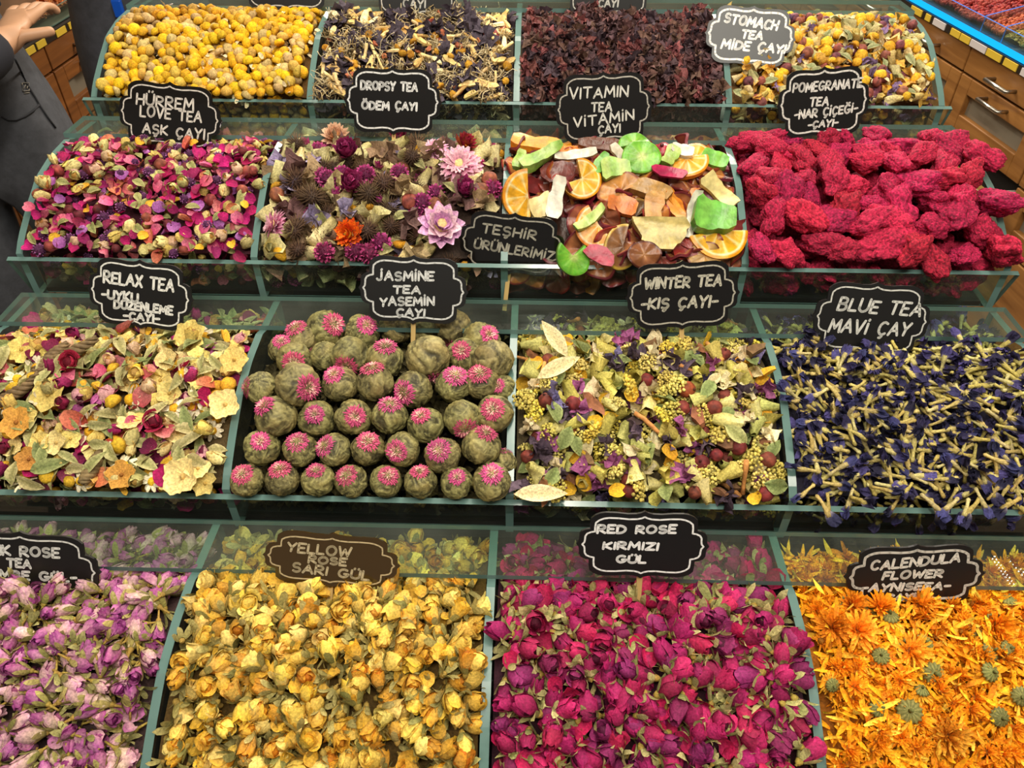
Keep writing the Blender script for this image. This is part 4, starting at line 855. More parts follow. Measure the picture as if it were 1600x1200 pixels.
heap(1, 3, [kind('pomegranate_flower', 1, lambda i: clump(.02), 3, M_CLUMP, ind=False)], .03, .026, -.010, (110, 18, 42), ('pomegranate_crumbs', 'dark red pomegranate crumbs under the large red flowers of the second tray', 'dried flowers'), 8, .004, mat=M_CLUMP, top=False)
# -- third tray: relax tea
r1 = kind('paper_flower', 1.5, lambda i: paperflower(U(.0095, .0125), *[((232, 212, 130), (200, 166, 84)), ((240, 222, 150), (210, 180, 100)), ((206, 156, 70), (160, 108, 40))][min(i % 4, 2) if i % 4 < 3 else 0], lobes=[5, 6, 4][i % 3]), 6, label=['pale yellow papery flower in the relax tea mix', 'cream papery flower in the relax tea mix', 'tan papery flower in the relax tea mix', 'pale yellow papery flower in the relax tea mix'][:1] * 6, group='papery flowers in the relax tea', how='flat')
r2 = kind('rosebud', 1.6, lambda i: rosebud(U(.015, .019), U(.006, .008), 5, U(0, .6), *[((150, 26, 84), (176, 44, 110)), ((130, 24, 70), (160, 40, 90)), ((190, 150, 140), (214, 150, 160)), ((140, 60, 110), (170, 90, 140))][i % 4], core=(100, 20, 50)), 8, label=['magenta rosebud in the relax tea mix', 'deep wine rosebud in the relax tea mix', 'pale pink rosebud in the relax tea mix', 'purple rosebud in the relax tea mix'] * 2, group='rosebuds in the relax tea')
r3 = kind('lemon_leaf', 5.0, lambda i: leaf(U(.020, .034), U(.005, .008), *pick([((186, 180, 124), (136, 136, 84)), ((150, 156, 100), (106, 116, 68)), ((200, 190, 136), (150, 144, 90))])), 8, label='grey green curled leaf in the relax tea mix', cat='dried leaf', group='leaves in the relax tea', how='flat')
r4 = kind('daisy', 1.2, lambda i: daisy(U(.012, .015), 9 + i), 4, label='white daisy with yellow eye in the relax tea mix', group='daisies in the relax tea', how='up')
r5 = kind('rose_petal', 2.6, lambda i: petal(U(.015, .021), U(.007, .010), .6, U(-.4, .4), *PC[[0, 2, 4, 6, 7, 5][i]]), 6, label=[PN[j] + ' rose petal in the relax tea mix' for j in [0, 2, 4, 6, 7, 5]], cat='dried petal', group='rose petals in the relax tea', how='flat')
r6 = kind('yellow_rosebud', 1.6, lambda i: rosebud(U(.016, .02), U(.007, .009), 5, U(.2, .8), *YB[i % 4], core=(170, 130, 70)), 5, label='yellow cream rosebud in the relax tea mix', group='yellow rosebuds in the relax tea')
r7 = kind('yellow_button', .8, lambda i: chamomile(U(.006, .0085), (226, 180, 50), (170, 124, 30)), 3, label='small yellow button flower in the relax tea mix', group='button flowers in the relax tea', how='up')
heap(2, 0, [r1, r2, r3, r4, r5, r6, r7], .0130, .0140, .006, (84, 70, 40), ('herb_mix', 'leaf and petal crumbs filling the relax tea compartment', 'dried herbs'), 9, .007)
tw = kind('twisted_pod', 1, lambda i: twistpod([.07, .06, .05, .036][i], [.0075, .007, .007, .008][i]), 4, M_CHIP, None, 'seed pod', how='flat')
for px, py, i, sp, lb in [(104, 556, 0, 33, 'long twisted brown seed pod at the back of the relax tea'), (22, 616, 1, 38, 'twisted brown seed pod at the left edge of the relax tea'), (76, 562, 2, 60, 'short twisted seed pod beside the long one in the relax tea'), (145, 730, 3, 70, 'stubby twisted seed pod near the front of the relax tea')]: lay(tw, i, 2, px, py, .014, 1.0, lb, (0, -.45, .9), sp)
bf = kind('paper_flower', 1, lambda i: paperflower(.0145, *[((232, 210, 120), (206, 172, 84)), ((214, 160, 72), (160, 106, 44)), ((240, 222, 150), (206, 178, 104))][i], lobes=[6, 5, 4][i]), 3, how='flat')
for px, py, i, s, lb in [(75, 617, 0, 1.15, 'ragged pale yellow papery flower above the tan one at the left of the relax tea'), (26, 660, 1, 1.1, 'round tan papery flower at the left edge of the relax tea'), (352, 632, 2, 1.05, 'round cream papery flower beside the divider of the relax tea'), (366, 562, 0, .95, 'pale yellow papery flower beside the divider in the upper half of the relax tea'), (297, 525, 0, 1.2, 'large ragged yellow papery flower below the relax sign'), (34, 546, 0, 1.0, 'yellow papery flower in the back left corner of the relax tea'), (88, 692, 2, .8, 'small cream papery flower in a close pair at the lower left'), (62, 690, 0, .75, 'small yellow papery flower in a close pair at the lower left'), (286, 745, 2, 1.25, 'large cream papery flower at the front of the relax tea'), (45, 718, 1, .8, 'tan papery flower below the close pair at the lower left'), (190, 742, 1, .95, 'folded tan papery flower at the front middle of the relax tea'), (262, 562, 2, .8, 'cream papery flower in the upper middle of the relax tea')]:
    lay(bf, i, 2, px, py, .016, s, lb, (rng.uniform(-.2, .2), -.6, .8))
cr = kind('carnation', 1, lambda i: rosebud(.02, .012, 9, 1.0, (130, 20, 54), (180, 44, 84), (100, 14, 40)), 2)
for px, py, lb in [(248, 660, 'crimson ruffled carnation head in the middle right of the relax tea'), (116, 568, 'crimson ruffled carnation head at the upper left of the relax tea')]: lay(cr, 0, 2, px, py, .010, .8, lb, (0, -.6, .8))
# -- jasmine tea balls
def ball_kind(i):
    r = .0200; b = teaball(r); return (b, {'blossom': teabloom(r * 1.02, [.48, .55, .42, .60][i % 4])})
jb = kind('jasmine_tea_ball', 1, ball_kind, 10, M_BALL, None, 'tea ball'); jb['kidmat'] = M_PETAL
BALLS = [('frontmost row', [(385, 750, 27, 0, -.5), (441, 749, 27, 0, -.8), (497, 750, 26, 0, -.75), (549, 751, 26, -.2, -.5), (603, 752, 26, .3, -.5), (657, 753, 26, 0, -.8), (713, 754, 26, .1, -.5), (769, 752, 31, 0, -.55)]),
         ('second row from the front', [(409, 699, 29, .2, -.45), (469, 702, 27, 0, -.6), (522, 704, 27, -.5, -.4), (575, 701, 27, .15, -.6), (629, 702, 28, -.25, .05), (692, 711, 29, -.2, -.4), (752, 697, 31, .3, -.8), (788, 722, 20, 0, -1)]),
         ('third row from the front', [(431, 651, 33, -.4, -.6), (495, 654, 29, .1, -.3), (552, 652, 29, .3, -.1), (609, 650, 29, .1, -.8), (665, 664, 29, -.2, -.6), (723, 654, 30, .2, .6), (773, 646, 30, -.1, -.3)]),
         ('fourth row from the front', [(465, 602, 36, .72, .1), (531, 600, 29, -.2, -.6), (586, 598, 30, -.1, -.9), (646, 608, 30, -.5, .2), (708, 601, 29, .2, -.6), (752, 597, 28, -.1, -.6), (408, 605, 26, -.9, 0), (784, 606, 22, -.3, -.2)]),
         ('fifth row from the front', [(460, 562, 28, .2, .2), (508, 557, 24, -1, 0), (548, 556, 31, -.1, .6), (602, 562, 30, .1, -.8), (669, 558, 36, .3, 1), (725, 556, 29, -.1, -.3), (770, 562, 33, 0, 1)]),
         ('sixth row from the front', [(510, 513, 30, .65, -.2), (566, 519, 28, .45, -.4), (619, 511, 28, .05, -.9), (661, 517, 25, .6, -.8), (708, 511, 30, 0, 1), (752, 532, 30, .5, -.3), (470, 528, 26, -.2, -.7), (440, 545, 22, .2, -.6)]),
         ('back row behind the ledge', [(424, 508, 22, 0, -.5), (540, 494, 23, .1, -.5), (590, 492, 22, .3, -.5), (690, 492, 22, -.3, -.4), (770, 490, 24, .1, -.3), (735, 490, 22, .4, -.3), (470, 492, 22, -.2, -.6)])]
for rn, row in BALLS:
    order = sorted(range(len(row)), key=lambda j: row[j][0])
    for j, (px, py, pr, fx, fy) in enumerate(row):
        off = -.020 if 'back row' in rn else .006 + .0015 * (pr - 27)
        p, nrm = on_heap(2, px, py, off); s = pr * ((p - CAM) @ FW) / FPX / .0205
        if 'back row' in rn: s = min(s, .95)
        f = math.sqrt(max(0, 1 - min(1, fx * fx + fy * fy))); z = RT * fx - UP * fy - FW * f; R = rot_to(z)
        put(jb, rng.integers(10), R, p, s, 'olive rolled tea ball, ' + ORD[order.index(j)] + ' from the left in the ' + rn, 'jasmine tea balls in the third tray')
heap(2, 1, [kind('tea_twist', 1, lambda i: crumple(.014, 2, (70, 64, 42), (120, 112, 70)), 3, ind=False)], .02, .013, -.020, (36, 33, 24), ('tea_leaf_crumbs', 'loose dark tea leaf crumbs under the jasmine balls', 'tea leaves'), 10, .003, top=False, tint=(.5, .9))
# -- winter tea
YG = [((222, 208, 110), (172, 160, 76)), ((206, 204, 120), (156, 156, 84)), ((232, 220, 150), (190, 176, 100))]
w1 = kind('linden_blossom', 4.2, lambda i: curlflower(U(.018, .025), *YG[i % 3]), 7, label='pale yellow green papery blossom in the winter tea mix', group='papery blossoms in the winter tea')
w2 = kind('yarrow_head', 2.4, lambda i: yarrow(U(.009, .013), pick([(226, 204, 84), (214, 196, 100), (230, 212, 120)])), 6, label='lumpy yellow yarrow head in the winter tea mix', group='yarrow heads in the winter tea', how='up')
w3 = kind('rosehip', 1.1, lambda i: berry(U(.0068, .0085), pick([(130, 56, 48), (104, 52, 50), (160, 80, 44)])), 5, M_CHIP, 'dark red dried rosehip in the winter tea mix', 'dried berry', 'rosehips in the winter tea')
w4 = kind('purple_mallow', 1.6, lambda i: crumple(U(.016, .022), 4, *pick([((70, 58, 96), (130, 118, 160)), ((60, 48, 62), (104, 86, 100)), ((120, 60, 100), (160, 90, 140))]), .5), 6, label='purple grey crumpled mallow flower in the winter tea mix', group='mallow flowers in the winter tea')
w5 = kind('sage_leaf', 1.6, lambda i: leaf(U(.020, .030), U(.006, .009), *pick([((196, 192, 132), (150, 150, 90)), ((150, 160, 100), (110, 122, 70)), ((220, 206, 160), (180, 164, 116))])), 6, label='pale green leaf in the winter tea mix', cat='dried leaf', group='leaves in the winter tea', how='flat')
w6 = kind('cinnamon_stick', .5, lambda i: stick(U(.03, .046), U(.0018, .0028), (196, 136, 76), .04), 4, M_CHIP, 'thin orange brown stick in the winter tea mix', 'tea stick', 'sticks in the winter tea', how='flat')
w7 = kind('dark_bark', 1.0, lambda i: chip(U(.02, .03), U(.009, .013), .006, pick([(120, 88, 60), (70, 52, 48), (146, 96, 66)]), .3), 5, M_CHIP, 'brown bark lump in the winter tea mix', 'tea chip', 'bark lumps in the winter tea', how='flat')
w8 = kind('yellow_petal', 1.0, lambda i: petal(U(.015, .02), .008, .6, .2, (214, 160, 40), (236, 190, 60)), 3, label='mustard yellow petal in the winter tea mix', cat='dried petal', group='yellow petals in the winter tea', how='flat')
w9 = kind('cream_blossom', 1.3, lambda i: crumple(U(.016, .022), 4, (206, 186, 140), (236, 222, 180), .45), 4, label='cream crumpled blossom in the winter tea mix', group='cream blossoms in the winter tea')
heap(2, 2, [w1, w2, w3, w4, w5, w6, w7, w8, w9], .0155, .0148, .006, (74, 62, 36), ('winter_herb_mix', 'yellow green herb crumbs filling the winter tea compartment', 'dried herbs'), 11, .008)
one_leaf = kind('sage_leaf', 1, lambda i: leaf(.052, .010, (232, 216, 172), (206, 186, 138), .1, .05), 1, how='flat')
for px, py, sp, lb in [(873, 575, -60, 'long flat cream leaf near the left of the winter tea'), (845, 772, -88, 'flat pale green leaf over the front glass of the winter tea'), (866, 530, 30, 'broad beige leaf at the back left of the winter tea')]: lay(one_leaf, 0, 2, px, py, .018, 1.0, lb, (0, -.5, .85), sp)
# -- blue tea
bt = kind('butterfly_pea_flower', 1, lambda i: peaflower(U(.024, .031), *[((208, 190, 116), (46, 44, 84)), ((196, 176, 104), (36, 34, 62)), ((214, 200, 140), (66, 64, 116)), ((190, 168, 92), (40, 38, 70))][i % 4], pet=2 + i % 2), 12, M_PETAL,
    ['cream stemmed blue pea flower in the compartment below the BLUE TEA sign', 'tan stemmed navy pea flower in the compartment below the BLUE TEA sign', 'pale stemmed violet blue pea flower in the compartment below the BLUE TEA sign', 'olive stemmed dark pea flower in the compartment below the BLUE TEA sign'] * 3, 'dried flower', 'blue pea flowers in the third tray', how='flat')
heap(2, 3, [bt], .0108, .012, .006, (26, 24, 40), ('pea_flowers', 'navy and cream pea flowers filling the blue tea compartment', 'dried flowers'), 12, .006)
# -- lowest tray: pink, yellow and red rosebuds
def bud_kind(name, pal, opens, L, R, lab, grp, greens, stem=.5, spread=.5, sc=(.85, 1.15), ln=.7):
    def mk(i):
        p = pal[i % len(pal)]; l, r = L * U(.88, 1.12), R * U(.88, 1.12)
        return (rosebud(l, r, 5 + (2 if opens[i % len(opens)] > .5 else 0), opens[i % len(opens)], p[0], p[1], p[2]), {'calyx': calyx(l, r, None, *greens[i % len(greens)], stem=stem, spread=spread, ln=ln)})
    return kind(name, 6, mk, 12, M_PETAL, [lab[i % len(lab)] for i in range(12)], 'dried flower', grp, how='lie', size=sc)
GR = [((176, 164, 98), (136, 126, 66)), ((188, 174, 110), (148, 134, 74)), ((158, 152, 90), (118, 114, 60))]
pk = bud_kind('pink_rosebud', [((222, 204, 160), (204, 140, 176), (140, 60, 120)), ((210, 160, 170), (168, 70, 150), (120, 40, 100)), ((222, 200, 160), (206, 150, 176), (150, 80, 120)), ((196, 140, 160), (150, 50, 130), (110, 30, 90))], [.05, .1, .3, .8, .15, .05], .0195, .0066,
    ['pale lilac dried rosebud in the compartment below the PINK ROSE sign', 'violet pink dried rosebud in the compartment below the PINK ROSE sign', 'cream and pink dried rosebud in the compartment below the PINK ROSE sign', 'deep purple dried rosebud in the compartment below the PINK ROSE sign'], 'pink rosebuds in the lowest tray', GR, .6, .35)
pl1 = kind('pink_petal', 1.5, lambda i: petal(U(.012, .016), U(.005, .0065), .7, .2, (206, 160, 170), (180, 96, 160)), 4, ind=False, how='flat'); pl1['nodeep'] = False
gl1 = kind('sepal', 1.6, lambda i: calyx(.016, .0055, None, (176, 166, 108), (128, 122, 70), .7, 1.2, .8), 4, ind=False)
heap(3, 0, [pk, pl1, gl1], .0116, .0135, .005, (66, 46, 46), ('rosebud_crumbs', 'pink petals and green sepals between the pink rosebuds', 'dried flowers'), 13, .007)
yl = bud_kind('yellow_rosebud', [((206, 172, 92), (238, 190, 60), (206, 140, 30)), ((216, 184, 92), (242, 206, 92), (210, 160, 60)), ((212, 184, 100), (244, 218, 124), (216, 176, 84)), ((196, 160, 80), (226, 164, 40), (190, 120, 26))], [.3, .8, .1, .9, .5, .15, 1.0], .0182, .0084,
    ['golden dried rosebud in the compartment below the YELLOW ROSE sign', 'pale yellow dried rosebud in the compartment below the YELLOW ROSE sign', 'cream dried rosebud in the compartment below the YELLOW ROSE sign', 'orange yellow dried rosebud in the compartment below the YELLOW ROSE sign'], 'yellow rosebuds in the lowest tray', GR, .25, .55, ln=.62)
pl2 = kind('yellow_petal', 1.7, lambda i: petal(U(.012, .016), U(.0065, .009), .7, .2, (222, 176, 70), (240, 196, 60)), 4, ind=False, how='flat')
gl2 = kind('sepal', 1.5, lambda i: calyx(.016, .0065, None, (182, 170, 106), (136, 128, 70), .3, 1.2, .8), 4, ind=False)
heap(3, 1, [yl, pl2, gl2], .0126, .0145, .005, (92, 70, 24), ('rosebud_crumbs', 'yellow petals and green sepals between the yellow rosebuds', 'dried flowers'), 14, .008)
rd = bud_kind('red_rosebud', [((130, 26, 70), (168, 28, 92), (84, 10, 44)), ((120, 22, 60), (150, 30, 84), (74, 10, 40)), ((150, 34, 80), (196, 40, 100), (100, 14, 50)), ((120, 30, 76), (146, 44, 100), (80, 14, 50))], [.05, .1, .7, .3, .1, .9], .0212, .0086,
    ['magenta red dried rosebud in the compartment below the RED ROSE sign', 'dark wine dried rosebud in the compartment below the RED ROSE sign', 'bright crimson pink dried rosebud in the compartment below the RED ROSE sign', 'purple red dried rosebud in the compartment below the RED ROSE sign'], 'red rosebuds in the lowest tray', [((196, 184, 126), (150, 146, 86)), ((176, 172, 112), (130, 134, 74)), ((206, 192, 136), (160, 150, 96))], .25, .8, ln=.62)
pl3 = kind('red_petal', 2.2, lambda i: petal(U(.014, .019), U(.0065, .009), .7, .3, (150, 24, 66), (206, 30, 84)), 4, ind=False, how='flat')
gl3 = kind('sepal', 1.9, lambda i: calyx(.017, .0065, None, (200, 188, 132), (146, 146, 88), .3, 1.3, .9), 4, ind=False)
heap(3, 2, [rd, pl3, gl3], .0128, .0148, .005, (52, 14, 28), ('rosebud_crumbs', 'red petals and pale sepals between the red rosebuds', 'dried flowers'), 15, .008)
# -- calendula
cp = kind('marigold_petal', 1, lambda i: petal(U(.012, .019), U(.0012, .0021), .6, U(-.6, .6), *pick([((232, 138, 14), (248, 176, 28)), ((238, 156, 20), (252, 196, 50)), ((214, 112, 14), (238, 150, 26)), ((242, 170, 40), (255, 210, 80))]), nu=3, nv=6, rip=.5, pointed=.3), 14, ind=False, how='flat')
cp2 = kind('marigold_shred', .12, lambda i: calendula(U(.008, .010), n=26), 4, ind=False, how='up')
heap(3, 3, [cp, cp2], .0050, .0072, .005, (150, 84, 12), ('marigold_petals', 'loose orange marigold petals filling the compartment below the CALENDULA sign', 'dried petals'), 16, .008, tint=(.85, 1.15))
def cal(i): r = U(.0125, .0145); return (calendula(r, *[((246, 172, 28), (234, 140, 18)), ((250, 192, 54), (238, 158, 28)), ((242, 156, 24), (226, 126, 16))][i % 3]), {'calyx': calendula_calyx(r)})
ck = kind('marigold_head', 1, cal, 6, M_PETAL, ['orange marigold head lying among loose petals below the CALENDULA sign'] * 6, 'dried flower', 'marigold heads in the lowest tray')
def side_up(f): return RT * f[0] - UP * f[1] - FW * f[2]
for px, py, up, s, lb in [(1442, 1007, 1, 1.0, 'green ribbed marigold head face down in the middle of the orange petals'), (1457, 1052, 1, 1.15, 'large green marigold head just below the middle one'), (1376, 1026, 1, .85, 'green marigold head left of the middle of the orange petals'), (1420, 1112, 1, 1.2, 'large green marigold head in the lower middle of the orange petals'), (1370, 1106, 1, .9, 'green marigold head at the lower left of the orange petals'), (1390, 965, 1, .9, 'green marigold head near the CALENDULA sign foot'), (1346, 945, 1, .8, 'green marigold head at the left foot of the CALENDULA sign'),
        (1545, 1020, 1, .85, 'green marigold head at the right of the orange petals'), (1545, 1050, 1, .95, 'pale marigold head with long petals at the right'), (1573, 1013, 1, .8, 'green marigold head at the far right of the orange petals'), (1575, 940, 1, .8, 'green marigold head at the back right corner of the petals'), (1300, 1070, 1, .7, 'small green marigold head near the left divider'), (1596, 1088, 1, .95, 'green marigold head at the right edge of the picture'), (1560, 1120, 1, .9, 'green marigold head at the lower right of the orange petals'), (1440, 1080, 1, .75, 'green marigold bud between two larger heads'), (1522, 985, 1, .7, 'green marigold bud in the upper right of the petals'),
        (1436, 945, 0, 1.25, 'upright orange marigold head in front of the CALENDULA sign'), (1330, 946, 0, 1.15, 'orange marigold head left of the CALENDULA sign foot'), (1374, 950, 0, 1.0, 'orange marigold head against the foot of the CALENDULA sign'), (1420, 1018, 0, 1.2, 'ragged orange marigold head left of the middle green one'), (1300, 980, 0, 1.2, 'orange marigold head in the upper left of the petals'), (1555, 975, 0, 1.1, 'orange marigold head right of the CALENDULA sign foot'), (1340, 985, 0, 1.3, 'large orange marigold head below the left foot of the sign'), (1480, 1150, 0, 1.2, 'orange marigold head at the lower edge of the petals')]:
    p, nrm = on_heap(3, px, py, .009); z = nrm + rng.normal(size=3) * .25
    put(ck, rng.integers(6), rot_to(-z if up else z + np.array([0, -.4, 0])), p, s, lb)
# ------------------------------------------------------------------ the signs
def ledge_p(k): return (0, L_Y[k] - .018, L_Z[k])
W1, DIM, MID = (222, 222, 216), (150, 146, 132), (188, 186, 178)
sign('black scalloped sign lettered for a love tea, above the petal mix', (266, 181), (164, .61), 5.5, [('HÜRREM', -.1, .24, .38, 1.16), ('LOVE TEA', .02, -.13, .37, 1.25), ('AŞK ÇAYI', .08, -.66, .34, 1.27)], ledge_p(1), 27, 0, M_GLOSS, (196, 190, 182), sw=.0024, seed=1)
sign('black scalloped sign lettered DROPSY TEA with empty lower half', (614, 158), (154, .65), 1, [('DROPSY TEA', -.08, .33, .28, 1.22), ('ÖDEM ÇAYI', -.08, -.29, .27, 1.2)], ledge_p(1), 24, 0, M_GLOSS, (206, 206, 204), sw=.0026, bw=.0019, seed=2)
sign('black scalloped sign lettered VITAMIN TEA in four lines', (943, 169), (155, .69), -3, [('VITAMIN', -.11, .31, .34, 1.25), ('TEA', -.05, -.1, .3, .43), ('VİTAMİN', 0, -.48, .32, 1.3, 5), ('ÇAYI', .12, -.76, .27, .47, 3)], ledge_p(1), 24, 0, M_GLOSS, MID, (160, 156, 146), sw=.0021, seed=3)
sign('black scalloped sign lettered POMEGRANATE TEA above the red pomegranate flowers', (1286, 160), (144, .73), -5, [('POMEGRANATE', .07, .36, .29, 1.56), ('TEA', -.11, -.1, .27, .42), ('-NAR ÇİÇEĞİ-', .06, -.42, .27, 1.44, 2), ('-ÇAYI-', 0, -.76, .22, .68)], ledge_p(1), 24, 0, M_GLOSS, (200, 198, 192), sw=.0022, bw=.002, slant=.14, seed=4)
_p = on_heap(0, 1172, 104, .004)[0]
sign('scalloped sign lettered STOMACH TEA, greyed by painted glare, with a thick white rim', (1172, 57), (142, .63), 4, [('STOMACH', -.04, .33, .36, 1.25, -4), ('TEA', .03, -.1, .32, .48), ('MİDE ÇAYI', .1, -.52, .33, 1.5)], tuple(_p), 30, 0, M_GLAREB, (245, 245, 242), sw=.0030, bw=.0026, slant=.12, seed=5)
sign('black scalloped display products sign standing between flowers and fruit behind the front glass', (800, 381), (168, .58), 6, [('TEŞHİR', -.09, .25, .34, 1.08, -2), ('ÜRÜNLERİMİZ', .05, -.36, .34, 1.6, -3)], (0, F_Y[1] + .010, F_Z[1]), 18, 0, M_GLOSS, DIM, (150, 146, 134), sw=.0022, seed=6)
sign('black scalloped sign lettered RELAX TEA above the relax tea mix', (220, 460), (166, .66), 6, [('RELAX TEA', -.03, .22, .38, 1.4, -1), ('-UYKU', -.42, -.26, .3, .72), ('DÜZENLEME', .06, -.52, .27, 1.18, 0), ('-ÇAYI-', .02, -.82, .24, .72, 2)], ledge_p(2), 25, 0, M_BOARD, W1, sw=.0027, bw=.0017, seed=7)
sign('black scalloped sign lettered JASMINE TEA behind the green tea balls', (646, 453), (172, .63), 2, [('JASMİNE', -.16, .28, .3, 1.1, 3), ('TEA', -.13, -.12, .25, .52, 2), ('YASEMİN', -.12, -.5, .28, 1.05, 4), ('ÇAYI', -.05, -.83, .24, .55)], ledge_p(2), 25, 0, M_BOARD, (200, 202, 200), sw=.0024, bw=.0018, seed=8)
sign('black scalloped sign lettered WINTER TEA over the yellow green herb mix', (1066, 461), (178, .61), -4, [('WINTER TEA', 0, .24, .36, 1.42), ('-KIŞ ÇAYI-', -.07, -.4, .36, 1.42, -1)], ledge_p(2), 24, 0, M_GLOSS, (176, 172, 156), (166, 162, 148), sw=.0027, slant=.14, seed=9)
sign('black scalloped sign lettered BLUE TEA above the blue pea flowers', (1361, 498), (184, .63), 2.5, [('BLUE TEA', .1, .16, .4, 1.5, -1), ('MAVİ ÇAY', -.02, -.47, .42, 1.45, 0)], ledge_p(2), 24, 0, M_BOARD, (196, 196, 190), sw=.0027, slant=.16, seed=10)
sign('black scalloped sign lettered PINK ROSE at the left end of the lowest tray', (37, 886), (244, .50), 3, [('PINK ROSE', -.03, .35, .3, 1.1, 1), ('TEA', -.05, .0, .26, .32), ('PEMBE GÜL-', .07, -.36, .27, 1.32, 1), ('-ÇAYI-', .15, -.72, .24, .7)], ledge_p(3), 27, 0, M_BOARD, (206, 206, 202), sw=.0026, seed=11)
sign('glossy scalloped sign lettered YELLOW ROSE, browned by a painted reflection', (518, 875), (216, .41), 4, [('YELLOW', -.2, .2, .38, .98, 0), ('ROSE', -.06, -.16, .3, .58), ('SARI GÜL', 0, -.62, .36, 1.2, -2)], ledge_p(3), 34, 0, M_REFLB, (168, 154, 122), (176, 158, 120), sw=.0022, bw=.0013, seed=12)
sign('black scalloped sign lettered RED ROSE with a wooden stick below', (1004, 851), (207, .57), 0, [('RED ROSE', -.12, .39, .27, 1.25, 1), ('KIRMIZI', -.2, -.14, .24, .88), ('GÜL', -.18, -.58, .25, .47)], (0, L_Y[3] - .024, L_Z[3]), 22, 0, M_BOARD, (232, 232, 230), sw=.0024, bw=.0016, seed=13)
sign('black scalloped sign lettered CALENDULA FLOWER above the orange petals', (1428, 898), (216, .49), -3.5, [('CALENDULA', -.02, .33, .33, 1.34, 4), ('FLOWER', -.04, -.1, .28, .9, 1), ('-AYNISEFA-', -.13, -.53, .28, 1.34, 0), ('-ÇAYI-', -.2, -.88, .24, .62)], ledge_p(3), 25, 0, M_BOARD, (206, 202, 192), (190, 186, 176), sw=.0024, bw=.0024, slant=.18, seed=14)
def top_sign(lab, at, lines, sd):
    s = sign(lab, at, (150, .66), 0, lines or [('-', 0, 0, .1, .2)], ledge_p(0), 16, 0, M_BOARD, (190, 188, 180), seed=sd)
    if not lines:
        for ch in list(s.children):
            if ch.name.startswith('lettering'): bpy.data.objects.remove(ch)
top_sign('black scalloped sign reaching in from the top edge above the chamomile', (444, -36), None, 15)
top_sign('black scalloped sign reaching in from the top edge above the dropsy tea mix', (650, -27), [('ÇAYI', -.06, -.78, .28, .5)], 16)
top_sign('black scalloped sign reaching in from the top edge above the dark hibiscus', (952, -27), [('ÇAYI', 0, -.76, .26, .44)], 17)

# ------------------------------------------------------------------ the shop round the display
M_FLOOR = plain('floor_tile', (96, 84, 70), .4, noise_amt=.25, scale=3); M_WALL = plain('shop_wall', (176, 160, 136), .8); M_CEIL = plain('shop_ceiling', (190, 184, 170), .8)
def struct(name, lo, hi, m): o = box(name, lo, hi, m); o['kind'] = 'structure'; return o
struct('floor', (-2.6, -3, -.05), (2.6, 5, 0), M_FLOOR); struct('ceiling', (-2.6, -3, 3.0), (2.6, 5, 3.05), M_CEIL)
struct('wall_left', (-2.65, -3, 0), (-2.6, 5, 3), M_WALL); struct('wall_right', (2.6, -3, 0), (2.65, 5, 3), M_WALL); struct('wall_back', (-2.6, 5, 0), (2.6, 5.05, 3), M_WALL)
M_WOOD = wood_mat('counter_wood', (128, 82, 36), (172, 120, 62), (2.2, 30, 26)); M_WOODL = wood_mat('dark_counter_wood', (108, 62, 24), (152, 94, 42), (2.2, 30, 26))
M_DARK = plain('counter_gap', (22, 16, 12), .7); M_STEEL = plain('brushed_steel', (190, 184, 172), .28, 1.0)
M_PANE, _nt, _b = new_mat('bin_pane'); _b.inputs['Base Color'].default_value = rgba((134, 126, 110)); _b.inputs['Roughness'].default_value = .08
M_TAGY = plain('yellow_price_tag', (224, 190, 60), .5); M_TAGW = plain('white_price_tag', (214, 206, 204), .5); M_STRIP = plain('tag_rail', (40, 32, 26), .4)
M_LED = bpy.data.materials.new('blue_led'); M_LED.use_nodes = True
_nt = M_LED.node_tree; _nt.nodes.remove(_nt.nodes['Principled BSDF']); _e = _nt.nodes.new('ShaderNodeEmission'); _e.inputs[0].default_value = (.01, .42, 1, 1); _e.inputs[1].default_value = 1.25
_nt.links.new(_e.outputs[0], _nt.nodes['Material Output'].inputs[0])
M_BLUEE = plain('blue_lit_edge', (50, 120, 220), .2)  # glow of the LED strip painted into the glass rim as plain blue
def handle(parent, x, z, w=.10):
    g = G(); tube_g(g, [(x - w / 2, 0, z), (x - w / 2, -.030, z), (x + w / 2, -.030, z), (x + w / 2, 0, z)], .0058, 8); link('handle', mesh('handle', g, M_STEEL), parent)
